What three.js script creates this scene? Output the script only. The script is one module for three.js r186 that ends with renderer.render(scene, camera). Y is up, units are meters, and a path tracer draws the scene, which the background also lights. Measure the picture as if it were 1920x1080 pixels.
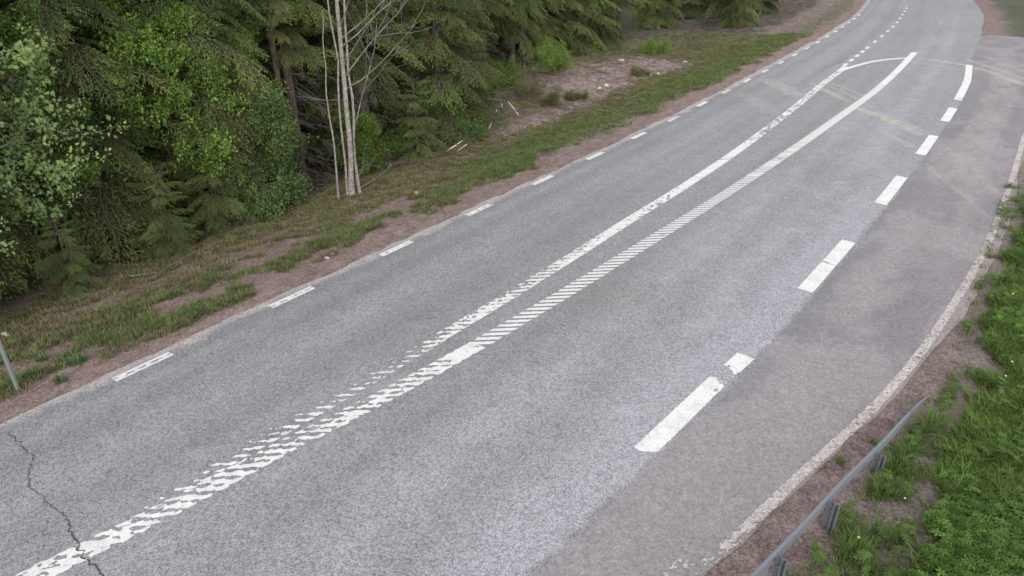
import * as THREE from 'three';
import { mergeGeometries } from 'three/addons/utils/BufferGeometryUtils.js';

// World frame: x runs to the right across the road (0 = left edge line), -z runs along the road, y is up, metres.
// P(t, s): t metres right of the left edge line, s metres along the road.
const scene = new THREE.Scene();

// ---------------------------------------------------------------- camera
const camera = new THREE.PerspectiveCamera(45.11, 16 / 9, 0.1, 1500);
camera.rotation.order = 'YXZ';
camera.position.set(10.74, 6.564, 3.79);
camera.rotation.set(-0.48054, THREE.MathUtils.degToRad(36), 0);

// ---------------------------------------------------------------- sky: an even overcast, a little brighter overhead
{
  const W = 64, H = 32, data = new Float32Array(W * H * 4);
  for (let y = 0; y < H; y++) for (let x = 0; x < W; x++) {
    const up = Math.max(0, Math.sin(((y + 0.5) / H - 0.5) * Math.PI));
    const l = 0.78 + 0.22 * up, o = (y * W + x) * 4;
    data[o] = l * 0.965; data[o + 1] = l * 0.99; data[o + 2] = l * 1.04; data[o + 3] = 1;
  }
  const sky = new THREE.DataTexture(data, W, H, THREE.RGBAFormat, THREE.FloatType);
  sky.mapping = THREE.EquirectangularReflectionMapping;
  sky.magFilter = THREE.LinearFilter; sky.needsUpdate = true;
  scene.background = sky; scene.environment = sky;
}
// ---------------------------------------------------------------- sun: veiled by cloud, very soft
const sun = new THREE.DirectionalLight(new THREE.Color(1, 0.96, 0.9), 1.5);
sun.position.set(30, 28, 32); sun.target.position.set(0, 0, -14);
sun.castShadow = true; sun.shadow.radius = 60;
sun.shadow.mapSize.set(2048, 2048);
Object.assign(sun.shadow.camera, { left: -50, right: 50, top: 50, bottom: -50, near: 1, far: 160 });
sun.name = 'sun'; scene.add(sun, sun.target);

const renderer = new THREE.WebGLRenderer({ antialias: true });
renderer.toneMapping = THREE.LinearToneMapping;
renderer.toneMappingExposure = 1.62;
renderer.shadowMap.enabled = true;

// ---------------------------------------------------------------- helpers
function rng(seed) { let a = seed >>> 0; return () => { a = (a + 0x6d2b79f5) | 0; let t = Math.imul(a ^ (a >>> 15), 1 | a); t = (t + Math.imul(t ^ (t >>> 7), 61 | t)) ^ t; return ((t ^ (t >>> 14)) >>> 0) / 4294967296; }; }
const V = (x, y, z) => new THREE.Vector3(x, y, z);
const P = (t, s, y = 0) => V(t, y, -s);
const lerp = (a, b, k) => a + (b - a) * k, clamp = (x, a = 0, b = 1) => Math.min(b, Math.max(a, x));
const smooth = (a, b, x) => { const k = clamp((x - a) / (b - a)); return k * k * (3 - 2 * k); };
const band = (x, a, b, f) => smooth(a - f, a + f, x) * (1 - smooth(b - f, b + f, x));
function interp(x, xs, ys) {                                   // monotone-looking cubic through table points
  const n = xs.length;
  if (x <= xs[0]) return ys[0] + (x - xs[0]) * (ys[1] - ys[0]) / (xs[1] - xs[0]);
  if (x >= xs[n - 1]) return ys[n - 1] + (x - xs[n - 1]) * (ys[n - 1] - ys[n - 2]) / (xs[n - 1] - xs[n - 2]);
  let i = 0; while (x > xs[i + 1]) i++;
  const m = (k) => k <= 0 ? (ys[1] - ys[0]) / (xs[1] - xs[0]) : k >= n - 1 ? (ys[n - 1] - ys[n - 2]) / (xs[n - 1] - xs[n - 2]) : (ys[k + 1] - ys[k - 1]) / (xs[k + 1] - xs[k - 1]);
  const h = xs[i + 1] - xs[i], k = (x - xs[i]) / h, k2 = k * k, k3 = k2 * k;
  return (2 * k3 - 3 * k2 + 1) * ys[i] + (k3 - 2 * k2 + k) * h * m(i) + (-2 * k3 + 3 * k2) * ys[i + 1] + (k3 - k2) * h * m(i + 1);
}
const lin = (x, xs, ys) => { if (x <= xs[0]) return ys[0]; for (let i = 1; i < xs.length; i++) if (x <= xs[i]) return lerp(ys[i - 1], ys[i], (x - xs[i - 1]) / (xs[i] - xs[i - 1])); return ys[ys.length - 1]; };
function hash2(ix, iy, seed) { let h = Math.imul(ix, 374761393) ^ Math.imul(iy, 668265263) ^ Math.imul(seed, 974634757); h = Math.imul(h ^ (h >>> 13), 1274126177); h ^= h >>> 16; return (h >>> 0) / 4294967296; }
function vn(x, y, seed = 0) {                                  // value noise 0..1
  const ix = Math.floor(x), iy = Math.floor(y), fx = x - ix, fy = y - iy, u = fx * fx * (3 - 2 * fx), v = fy * fy * (3 - 2 * fy);
  return lerp(lerp(hash2(ix, iy, seed), hash2(ix + 1, iy, seed), u), lerp(hash2(ix, iy + 1, seed), hash2(ix + 1, iy + 1, seed), u), v);
}
function fbm(x, y, oct = 4, seed = 0) { let a = 0.5, sum = 0, tot = 0; for (let i = 0; i < oct; i++) { sum += a * vn(x, y, seed + i * 17); tot += a; a *= 0.55; x = x * 2.03 + 5.1; y = y * 2.03 + 1.7; } return sum / tot; }

function tag(o, label, category, group, kind) { if (label) o.userData.label = label; if (category) o.userData.category = category; if (group) o.userData.group = group; if (kind) o.userData.kind = kind; return o; }
const taken = new Map();
function numbered(name) { const n = taken.get(name) ?? 0; taken.set(name, n + 1); return n ? `${name}_${String(n).padStart(3, '0')}` : name; }
const shadowed = (o) => { o.castShadow = o.receiveShadow = true; return o; };
function mesh(name, geometry, material, parent) { const o = shadowed(new THREE.Mesh(geometry, material)); o.name = parent ? name : numbered(name); (parent ?? scene).add(o); return o; }
function thing(name, pos, label, category, group) { const g = new THREE.Group(); g.name = numbered(name); g.position.copy(pos); scene.add(g); return tag(g, label, category, group); }
function copyOf(o, label, group) { const c = o.clone(); c.name = numbered(o.name.replace(/_\d{3}$/, '')); c.userData = { ...o.userData, label, group }; scene.add(c); return c; }

class MB {                                                      // mesh builder
  constructor() { this.p = []; this.c = []; this.uv = []; this.i = []; }
  v(x, y, z, c, u = 0, w = 0) { this.p.push(x, y, z); if (c) this.c.push(c[0], c[1], c[2]); this.uv.push(u, w); return this.p.length / 3 - 1; }
  tri(a, b, c) { this.i.push(a, b, c); }
  quad(a, b, c, d) { this.i.push(a, b, c, a, c, d); }
  tube(pts, rad, sides = 6, c, cap = false) {
    const n = pts.length, T = V(), N = V(), B = V(), q = V(); let len = 0, first = this.p.length / 3;
    T.subVectors(pts[1], pts[0]).normalize(); N.set(Math.abs(T.y) > 0.9 ? 1 : 0, Math.abs(T.y) > 0.9 ? 0 : 1, 0).cross(T).normalize();
    for (let k = 0; k < n; k++) {
      T.subVectors(pts[Math.min(k + 1, n - 1)], pts[Math.max(k - 1, 0)]).normalize();
      N.addScaledVector(T, -N.dot(T)).normalize(); B.crossVectors(T, N);
      if (k) len += pts[k].distanceTo(pts[k - 1]);
      const r = typeof rad === 'function' ? rad(k / (n - 1)) : rad[k];
      for (let j = 0; j <= sides; j++) {
        const a = (j / sides) * Math.PI * 2; q.copy(pts[k]).addScaledVector(N, Math.cos(a) * r).addScaledVector(B, Math.sin(a) * r);
        this.v(q.x, q.y, q.z, c, (j / sides) * Math.max(0.2, r * 6), len);
        if (k && j) { const e = first + k * (sides + 1) + j; this.quad(e - sides - 2, e - sides - 1, e, e - 1); }
      }
    }
    if (cap) { const e = pts[n - 1], m = this.v(e.x, e.y, e.z, c, 0, len), b = first + (n - 1) * (sides + 1); for (let j = 0; j < sides; j++) this.tri(b + j, b + j + 1, m); }
    return this;
  }
  geo() {
    const g = new THREE.BufferGeometry();
    g.setAttribute('position', new THREE.Float32BufferAttribute(this.p, 3));
    g.setAttribute('uv', new THREE.Float32BufferAttribute(this.uv, 2));
    if (this.c.length) g.setAttribute('color', new THREE.Float32BufferAttribute(this.c, 3));
    g.setIndex(this.i); g.computeVertexNormals(); return g;
  }
}
// tileable value noise, several octaves: cells = lattice cells across the tile
function tileNoise(n, cells, seed) {
  const out = new Float32Array(n * n);
  const lat = new Float32Array(cells * cells), r = rng(seed); for (let i = 0; i < lat.length; i++) lat[i] = r();
  const ia = new Int32Array(n), ib = new Int32Array(n), fr = new Float32Array(n);
  for (let x = 0; x < n; x++) { const f = x / n * cells, a = Math.floor(f), k = f - a; ia[x] = a % cells; ib[x] = (a + 1) % cells; fr[x] = k * k * (3 - 2 * k); }
  for (let y = 0; y < n; y++) { const ra = ia[y] * cells, rb = ib[y] * cells, v = fr[y];
    for (let x = 0; x < n; x++) { const u = fr[x], a = lat[ra + ia[x]], b = lat[ra + ib[x]], c = lat[rb + ia[x]], d = lat[rb + ib[x]]; out[y * n + x] = a + (b - a) * u + (c - a + (a - b - c + d) * u) * v; } }
  return out;
}
function tileTexture(n, fn, repeat, srgb = true) {
  const data = new Uint8Array(n * n * 4);
  for (let k = 0; k < n * n; k++) { const c = fn(k); data[k * 4] = clamp(c[0], 0, 255); data[k * 4 + 1] = clamp(c[1], 0, 255); data[k * 4 + 2] = clamp(c[2], 0, 255); data[k * 4 + 3] = 255; }
  const t = new THREE.DataTexture(data, n, n, THREE.RGBAFormat); t.wrapS = t.wrapT = THREE.RepeatWrapping; t.magFilter = THREE.LinearFilter; t.minFilter = THREE.LinearMipmapLinearFilter; t.generateMipmaps = true;
  if (srgb) t.colorSpace = THREE.SRGBColorSpace; t.repeat.set(repeat, repeat); t.needsUpdate = true; return t;
}
const std = (o) => new THREE.MeshStandardMaterial({ roughness: 0.95, metalness: 0, side: THREE.DoubleSide, ...o });

// ---------------------------------------------------------------- surface materials (uv in metres)
let asphaltMat, slipMat, gravelMat;
{
  const n = 2048, a = tileNoise(n, 300, 11), b = tileNoise(n, 190, 12), c = tileNoise(n, 100, 13), d = tileNoise(n, 560, 14), e = tileNoise(n, 20, 15);
  const val = (k) => 0.4 * a[k] + 0.2 * b[k] + 0.1 * c[k] + 0.3 * d[k];
  const col = tileTexture(n, (k) => { const v = (val(k) - 0.5), sp = d[k] > 0.86 ? 18 : d[k] < 0.12 ? -20 : 0, l = 220 + v * 195 + sp + (e[k] - 0.5) * 8; return [l, l, l + (b[k] - 0.5) * 8]; }, 1 / 4.4);
  const bmp = tileTexture(n, (k) => { const l = 128 + (val(k) - 0.5) * 330; return [l, l, l]; }, 1 / 4.4, false);
  asphaltMat = std({ map: col, bumpMap: bmp, bumpScale: 0.008, vertexColors: true, roughness: 0.9 });
  const fine = tileTexture(n, (k) => { const v = (0.3 * a[k] + 0.2 * b[k] + 0.2 * c[k] + 0.3 * d[k]) - 0.5, l = 222 + v * 120 + (d[k] > 0.9 ? 14 : 0) + (e[k] - 0.5) * 6; return [l, l, l]; }, 1 / 4.9);
  slipMat = std({ map: fine, bumpMap: bmp, bumpScale: 0.003, vertexColors: true, roughness: 0.92 });
}
{
  const n = 1024, a = tileNoise(n, 300, 21), b = tileNoise(n, 120, 22), c = tileNoise(n, 44, 23), e = tileNoise(n, 12, 24);
  const val = (k) => 0.34 * a[k] + 0.36 * b[k] + 0.2 * c[k] + 0.1 * e[k];
  const col = tileTexture(n, (k) => { const v = val(k) - 0.5, l = 214 + v * 210 + (a[k] > 0.88 ? 22 : 0); return [l, l + (b[k] - 0.5) * 10, l + (c[k] - 0.5) * 14]; }, 1 / 3.1);
  const bmp = tileTexture(n, (k) => { const l = 128 + (val(k) - 0.5) * 330; return [l, l, l]; }, 1 / 3.1, false);
  gravelMat = std({ map: col, bumpMap: bmp, bumpScale: 0.02, vertexColors: true, roughness: 1 });
}
let paintMat, oldPaintMat;
{
  const n = 512, a = tileNoise(n, 160, 31), b = tileNoise(n, 40, 32), c = tileNoise(n, 9, 33);
  const col = tileTexture(n, (k) => { const l = 228 + (a[k] - 0.5) * 30 + (b[k] - 0.5) * 26 + (c[k] - 0.5) * 18 - (b[k] > 0.82 ? 14 : 0); return [l, l, l - 2]; }, 1 / 1.3);
  paintMat = std({ map: col, color: new THREE.Color().setRGB(0.68, 0.685, 0.675), roughness: 0.8 });
  const old = tileTexture(n, (k) => { const l = 196 + (a[k] - 0.5) * 110 + (b[k] - 0.5) * 40 + (c[k] - 0.5) * 20; return [l, l - 4, l - 7]; }, 1 / 1.3);
  oldPaintMat = std({ map: old, color: new THREE.Color().setRGB(0.6, 0.56, 0.55), roughness: 0.9 });
}

// ---------------------------------------------------------------- plan of the road
const edgeT = (s) => interp(s, [-8, 0, 12, 20, 28, 37, 50, 65, 90], [0, 0, 0.06, 0.1, -0.12, -0.45, -1.1, -2.4, -6]);
const leftEdge = (s) => edgeT(s) - 0.3 + (fbm(s * 0.45, 3.3, 3, 5) - 0.5) * 0.22 + (vn(s * 2.6, 8.1, 6) - 0.5) * 0.1 + (s > 26 ? -0.1 : 0) * smooth(26, 32, s);
const jointT = (s) => interp(s, [-8, 0.8, 3, 6.6, 10.1, 15.2, 20, 27.5, 33, 40, 44.5, 56, 70, 90], [6.7, 7.72, 7.96, 8.3, 8.46, 8.62, 8.7, 8.74, 8.68, 8.2, 7.85, 7.3, 6.2, 3.2]);
const mainRight = (s) => jointT(s) + (fbm(s * 1.1, 1.3, 3, 9) - 0.5) * 0.14 + (fbm(s * 6, 2.1, 3, 4) - 0.5) * 0.09;
const outerLine = (s) => interp(s, [-4, 1.9, 2.7, 4.3, 6.5, 9.1, 13.9, 19.2, 23.6, 27], [7.9, 9.17, 9.37, 9.7, 10.18, 10.56, 10.96, 11.12, 11.15, 11.16]);
const slipRight = (s) => (s < 27 ? outerLine(s) : 11.16 + Math.pow((s - 27) / 17, 2.3) * 42) + 0.17 + (fbm(s * 0.7, 7.7, 3, 12) - 0.5) * 0.22 + band(s, 8, 20, 3) * 0.12;
const lineA = (s) => interp(s, [-2, -0.85, 0.85, 2.5, 4.6, 6.2, 8.6, 11.2, 14.2, 18.5, 25.4, 31, 36, 45, 60, 90], [3.1, 3.15, 3.25, 3.36, 3.44, 3.5, 3.54, 3.56, 3.62, 3.6, 3.34, 3.0, 2.78, 2.35, 1.4, -2]);
const lineB = (s) => interp(s, [-5, -2.5, -1.45, -0.36, 0.6, 1.45, 2.64, 4.2, 5.83, 7.6, 9.8, 12.45, 15.9, 20.6, 26, 31.3, 37, 42.2, 60], [2.75, 3.12, 3.32, 3.48, 3.61, 3.76, 3.94, 4.12, 4.26, 4.39, 4.53, 4.7, 4.88, 5.06, 5.19, 5.28, 5.18, 4.98, 4.2]);
const wideL = (s) => interp(s, [0, 3.46, 5.73, 6.7, 9.83, 12.95, 16.1, 18.9, 21.8, 24.5, 27.2, 29.7, 31.7, 36.8, 41.5], [7.3, 7.62, 7.82, 7.93, 8.07, 8.19, 8.28, 8.33, 8.4, 8.41, 8.43, 8.41, 8.37, 8.2, 7.81]);

// rows along the road: fine near the camera, coarser far away
function rowsAlong(a, b, step, grow) { const out = [a]; let s = a; while (s < b) { s += step * Math.max(1, (s + 9) * grow); out.push(Math.min(s, b)); } return out; }
function sheet(name, rows, cols, at, colour, material, parent) {   // at(s, k 0..1) -> [t, s, y]
  const nr = rows.length, p = [], c = [], uv = [], idx = [];
  for (let i = 0; i < nr; i++) for (let j = 0; j <= cols; j++) {
    const [t, s, y] = at(rows[i], j / cols); p.push(t, y, -s); uv.push(t, s); c.push(...colour(t, s, j / cols));
    if (i && j) { const e = i * (cols + 1) + j; idx.push(e - cols - 2, e - cols - 1, e, e - cols - 2, e, e - 1); }
  }
  const g = new THREE.BufferGeometry();
  g.setAttribute('position', new THREE.Float32BufferAttribute(p, 3)); g.setAttribute('uv', new THREE.Float32BufferAttribute(uv, 2)); g.setAttribute('color', new THREE.Float32BufferAttribute(c, 3));
  g.setIndex(idx); g.computeVertexNormals();
  return mesh(name, g, material, parent);
}
const mix3 = (a, b, k) => [lerp(a[0], b[0], k), lerp(a[1], b[1], k), lerp(a[2], b[2], k)];
const mul3 = (a, k) => [a[0] * k, a[1] * k, a[2] * k];

// Dust and tyre tracks that lorries drag across the junction: [points (t, s), width, strength, colour]
const PALE = [0.31, 0.285, 0.265], TAN = [0.295, 0.28, 0.238], PINK = [0.29, 0.25, 0.24];
const TRACKS = [
  [[[1.75, 36.2], [2.05, 37.4], [2.15, 38.6], [2.1, 41]], 0.1, 0.6, [0.1, 0.1, 0.105]],
  [[[5.2, 27.7], [6.6, 26.4], [8.3, 24.2]], 0.3, 0.75, TAN], [[[5.9, 27.6], [7.2, 26.2], [8.6, 24.7]], 0.12, 0.4, PALE], [[[6.9, 24.4], [7.6, 23.4], [8.3, 22.4]], 0.16, 0.35, PALE],
  [[[2.3, 31.8], [3.6, 30.2], [5.0, 28.3]], 0.22, 0.55, TAN], [[[3.0, 31.9], [4.4, 30.1], [5.2, 29.2]], 0.14, 0.4, PINK], [[[2.5, 33.2], [4.4, 31.0], [5.6, 29.3]], 0.1, 0.3, PALE],
  [[[0.2, 31.5], [1.6, 30.0], [2.8, 28.2]], 0.5, 0.35, PALE], [[[0.4, 27.5], [1.8, 26.2], [3.0, 24.4]], 0.45, 0.22, PALE],
  [[[5.4, 42.6], [7.6, 41.6], [9.0, 40.2], [11.2, 36.2]], 0.26, 0.65, PALE], [[[7.4, 44], [9.0, 41.6], [10.8, 38.6], [13, 35]], 0.2, 0.55, PALE], [[[8, 46], [9.7, 42.6], [11.6, 39.6], [14, 37]], 0.3, 0.45, PINK],
  [[[4.0, 41.5], [6.2, 40.6], [8.0, 39.6]], 0.2, 0.3, PALE], [[[9.4, 44], [9.6, 38], [9.8, 30], [9.7, 24], [9.3, 18]], 0.5, 0.3, PALE], [[[10.2, 40], [10.3, 33], [10.25, 25], [10.0, 17]], 0.3, 0.22, PALE],
  [[[8.9, 23.6], [10.2, 21], [11, 18.6]], 0.13, 0.25, PALE], [[[8.9, 20.6], [10, 18.6], [11, 16.4]], 0.12, 0.22, PALE], [[[9.6, 12], [10.4, 16], [10.7, 21]], 0.25, 0.18, PINK],
];
function tracks(t, s, c) {
  for (const [pts, w, k, col] of TRACKS) {
    if (s < Math.min(pts[0][1], pts[pts.length - 1][1]) - 1 || s > Math.max(pts[0][1], pts[pts.length - 1][1]) + 1) continue;
    let best = 9, along = 0;
    for (let i = 1; i < pts.length; i++) {
      const [ax, ay] = pts[i - 1], [bx, by] = pts[i], dx = bx - ax, dy = by - ay, u = clamp(((t - ax) * dx + (s - ay) * dy) / (dx * dx + dy * dy)), q = Math.hypot(t - ax - dx * u, s - ay - dy * u);
      if (q < best) { best = q; along = (i - 1 + u) / (pts.length - 1); }
    }
    const edge = best / w + (fbm(t * 2.2, s * 2.2, 3, 40) - 0.5) * 1.1;
    c = mix3(c, col, 1.45 * k * (1 - smooth(0.55, 1.1, edge)) * (0.45 + 0.75 * vn(t * 5, s * 1.3, 41)) * smooth(0, 0.12, along) * (1 - smooth(0.88, 1, along)));
  }
  return c;
}
function asphaltColour(t, s) {
  const e = edgeT(s), n1 = fbm(t * 0.55, s * 0.28, 4, 50), n2 = fbm(t * 2.6, s * 1.6, 3, 51), n3 = fbm(t * 7, s * 5, 2, 52);
  let c = [0.205, 0.205, 0.217];
  c = mix3(c, [0.185, 0.18, 0.182], clamp((n1 - 0.4) * 2.4));                          // browner, older patches
  const u = t - e;
  const wheel = (x, w) => Math.exp(-(((u - x) / w) ** 2));
  c = mul3(c, 1 - 0.13 * (wheel(0.85, 0.3) + wheel(2.45, 0.35)) * (0.35 + 1.2 * n2));            // polished wheel paths
  c = mul3(c, 1 + 0.1 * (wheel(5.7, 0.4) - wheel(4.75, 0.3) + wheel(7.1, 0.35)) * (0.35 + 1.2 * n2));
  c = mix3(c, [0.185, 0.178, 0.18], 0.6 * band(t, lineA(s) + 0.2, lineB(s) - 0.2, 0.12) * smooth(5, 11, s)); // the unworn wedge between the two lines
  c = mul3(c, 0.93 + 0.14 * n2);
  c = mul3(c, 0.9 + 0.2 * fbm(u * 2.6, s * 0.09, 4, 56));                                 // lengthwise wear
  c = mul3(c, 0.95 + 0.1 * n3);
  // tar bleeding beside the double line
  c = mix3(c, [0.13, 0.128, 0.128], 0.55 * band(t, lineA(s) - 0.1, lineB(s) + 0.15, 0.15) * smooth(0.52, 0.66, fbm(t * 3.1, s * 1.2, 3, 53)) * (1 - smooth(3, 6, s)));
  // pale fines washed off the verge and caught along the edges, with a ragged outline
  const j = jointT(s);
  c = mix3(c, [0.262, 0.262, 0.28], 0.75 * smooth(-0.15, 0.45, (t - (j - 1.15)) / 1.1 + (fbm(t * 1.6, s * 0.7, 4, 54) - 0.5) * 1.1) * (1 - smooth(12, 26, s)));
  c = mix3(c, [0.13, 0.126, 0.132], 0.75 * smooth(-0.13, -0.03, t - j + (n3 - 0.5) * 0.12) * (1 - 0.5 * smooth(10, 20, s)));
  const L = e - 0.3, k = (t - L) / 0.42 + (fbm(t * 3, s * 1.4, 4, 55) - 0.5) * 1.2;
  c = mul3(c, 1 - 0.13 * band(t, L + 0.2, L + 0.62, 0.12) * (0.5 + n2));
  c = mix3(c, [0.3, 0.268, 0.258], 0.95 * (1 - smooth(0.3, 0.8, k)));
  return mul3(tracks(t, s, c), 1.42);
}
const roadRows = rowsAlong(-6, 95, 0.07, 0.045);
const road = sheet('road', roadRows, 190, (s, k) => {
  const a = leftEdge(s), b = mainRight(s), t = lerp(a, b, k);
  const drop = k === 0 || k === 1 ? -0.035 : 0;
  return [t, s, drop];
}, (t, s) => asphaltColour(t, s), asphaltMat);
tag(road, 'grey worn two lane asphalt road with white lane markings', null, null, 'structure');

const slipRows = rowsAlong(-6, 56, 0.08, 0.035);
const slip = sheet('slip_road', slipRows, 110, (s, k) => {
  const a = jointT(s) - 0.35, b = s < 44 ? slipRight(s) : 55, t = lerp(a, b, Math.pow(k, s > 30 ? lerp(1, 2.2, smooth(30, 40, s)) : 1));
  return [t, s, k === 1 ? -0.05 : -0.02];
}, (t, s) => {
  const n1 = fbm(t * 0.6, s * 0.3, 4, 60), n2 = fbm(t * 2.2, s * 1.5, 3, 61), n3 = fbm(t * 7, s * 5, 2, 62), o = s < 27 ? outerLine(s) : 99;
  let c = mix3([0.194, 0.174, 0.184], [0.158, 0.142, 0.152], clamp((n1 - 0.4) * 2.5));
  c = mul3(c, 0.92 + 0.16 * n2); c = mul3(c, 0.95 + 0.1 * n3);
  c = mul3(c, 0.86 + 0.28 * fbm((t - jointT(s)) * 2.4, s * 0.12, 4, 64));
  c = mix3(c, [0.165, 0.161, 0.172], 0.8 * (1 - smooth(0.05, 0.75, t - jointT(s) + (fbm(t * 1.8, s * 0.9, 4, 65) - 0.5) * 0.7)));   // grey chippings spilt over the joint
  c = mix3(c, [0.247, 0.227, 0.231], 0.7 * smooth(0.45, 0.68, fbm(t * 1.1, s * 0.55, 4, 63) + 0.12 * (1 - smooth(4, 9, s)) + 0.1 * Math.exp(-(((t - o + 0.9) / 0.6) ** 2))));
  c = mix3(c, [0.25, 0.195, 0.18], 0.7 * smooth(-0.2, 0.1, t - o - 0.1 + (n2 - 0.5) * 0.3));    // red fines from the shoulder
  return mul3(tracks(t, s, c), 1.22);
}, slipMat);
tag(slip, 'purplish grey slip lane curving right beside the main road', null, null, 'structure');

// ---------------------------------------------------------------- paint: real flakes cut out by contouring a wear field
function flakes(s0, s1, half, centre, field, ds, dt, y = 0.005) {
  const ns = Math.ceil((s1 - s0) / ds), nt = Math.ceil(2 * half / dt), val = new Float32Array((ns + 1) * (nt + 1)), m = new MB();
  for (let i = 0; i <= ns; i++) for (let j = 0; j <= nt; j++) val[i * (nt + 1) + j] = field(s0 + i * ds, -half + j * dt);
  const cx = new Float32Array(ns + 2); for (let i = 0; i <= ns + 1; i++) cx[i] = centre(s0 + i * ds);
  const put = (i, j) => { const i0 = Math.floor(i), c = lerp(cx[i0], cx[i0 + 1], i - i0), t = c - half + j * dt, s = s0 + i * ds; return m.v(t, y, -s, null, t, s); };
  for (let i = 0; i < ns; i++) for (let j = 0; j < nt; j++) {
    const q = [[i, j], [i + 1, j], [i + 1, j + 1], [i, j + 1]], w = q.map(([a, b]) => val[a * (nt + 1) + b]), out = [];
    if (w.every((x) => x <= 0)) continue;
    for (let k = 0; k < 4; k++) {
      const n = (k + 1) % 4; if (w[k] > 0) out.push(put(...q[k]));
      if ((w[k] > 0) !== (w[n] > 0)) { const u = w[k] / (w[k] - w[n]); out.push(put(lerp(q[k][0], q[n][0], u), lerp(q[k][1], q[n][1], u))); }
    }
    for (let k = 2; k < out.length; k++) m.tri(out[0], out[k], out[k - 1]);
  }
  return m;
}
function paint(name, m, material = paintMat, parent = road) { if (!m.i.length) return; const g = m.geo(), n = g.attributes.normal; for (let i = 0; i < n.count; i++) n.setXYZ(i, 0, 1, 0); return mesh(name, g, material, parent); }
const SLANT = 1.0, PITCH = 0.205;
const barWave = (s, t) => Math.cos(((s - SLANT * t) / PITCH) * Math.PI * 2);
const rag = (s, t, seed, f = 30) => (fbm(s * f * 0.9, t * f, 3, seed) - 0.5) * 2;

// left edge line: one metre dashes, two metre gaps
for (let k = -1; k < 22; k++) {
  const s0 = k * 3 - 0.05 + (hash2(k, 3, 1) - 0.5) * 0.06, len = 1.02 + (hash2(k, 4, 1) - 0.5) * 0.08, wear = 0.3 + 0.7 * hash2(k, 5, 1), half = 0.082, far = k > 8 ? 2 : 1;
  paint('edge_dash', flakes(s0 - 0.03, s0 + len + 0.03, half + 0.02, edgeT, (s, t) => {
    const e = Math.min((half - Math.abs(t)) / 0.03, (s - s0) / 0.04, (s0 + len - s) / 0.04) + rag(s, t, 70 + k, 34) * 0.28;
    const hole = 0.6 - wear * 0.75 * Math.exp(-((t / 0.045) ** 2)) - rag(s * 0.8, t, 90 + k, 22) * 0.9 * wear;
    return Math.min(e, hole);
  }, 0.014 * far, 0.01 * far));
}
// the older double line, left strand
paint('centre_line', flakes(-1.6, 10, 0.19, lineA, (s, t) => {
  const half = 0.145, e = (half - Math.abs(t)) / 0.03 + rag(s, t, 110, 26) * 0.5;
  const keep = lin(s, [-1.6, -1, 0.5, 1.2, 2.2, 3.0, 3.6, 4.4, 5.2, 6.0, 6.4, 7.4, 8.5, 10], [-1.3, -0.8, -0.45, -0.36, -0.42, -0.7, -0.3, 0.15, 0.4, 0.2, -0.02, 0.12, 0.3, 0.6]);
  const side = s < 4 ? t * 3.2 : t * 1.2;
  return Math.min(e, keep + side + barWave(s, t) * lin(s, [-1, 3, 5, 7, 10], [0.75, 0.6, 0.3, 0.42, 0.3]) + rag(s, t, 111, 17) * 1.05 + rag(s, t, 114, 36) * 0.6);
}, 0.016, 0.012));
paint('centre_line', flakes(10, 37.2, 0.18, lineA, (s, t) => {
  const half = 0.145, e = (half - Math.abs(t)) / 0.03 + rag(s, t, 112, 20) * 0.35;
  const worn = band(s, 20, 25.5, 1.5) * 0.42 + band(s, 26, 36, 1) * 0.3 + band(s, 11, 13.5, 1) * 0.2, cut = Math.min(Math.abs(s - 17.55 - t * 1.2), Math.abs(s - 31.6 - t)) < 0.035 ? -1 : 1;
  return Math.min(e, cut, 0.52 - worn - (Math.abs(t) < 0.09 ? worn * 0.4 : 0) + barWave(s, t) * lin(s, [10, 13, 15], [0.3, 0.15, 0]) + rag(s, t, 113, 11) * 0.85);
}, 0.03, 0.018));
// the strand swinging right to close the wedge
{
  const pts = [[2.8, 35.6], [2.87, 36.3], [3.18, 38.14], [3.62, 39.9], [4.2, 41.17], [4.95, 42.3]].map(([t, s]) => P(t, s, 0.006)), curve = new THREE.CatmullRomCurve3(pts), m = new MB();
  for (let i = 0; i <= 60; i++) { const p = curve.getPoint(i / 60), d = curve.getTangent(i / 60), w = 0.13 + 0.012 * (hash2(i, 1, 2) - 0.5); const a = m.v(p.x + d.z * w, 0.006, p.z - d.x * w, null, p.x, p.z), b = m.v(p.x - d.z * w, 0.006, p.z + d.x * w, null, p.x + 0.24, p.z); if (i) m.quad(a - 2, a - 1, b, a); }
  paint('centre_line', m);
}
for (let k = 0; k < 14; k++) {
  const s0 = 37.3 + k * (k < 4 ? 1.75 : 3) - (k < 4 ? 0 : 5), c = (s) => lineA(s) - 0.12, h = 0.1;
  paint('centre_dash', flakes(s0, s0 + 1, h, c, (s, t) => Math.min((h - 0.01 - Math.abs(t)) / 0.02, (s - s0 - 0.02) / 0.04, (s0 + 0.98 - s) / 0.04) + rag(s, t, 130 + k, 12) * 0.3, 0.06, 0.03));
}
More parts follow.
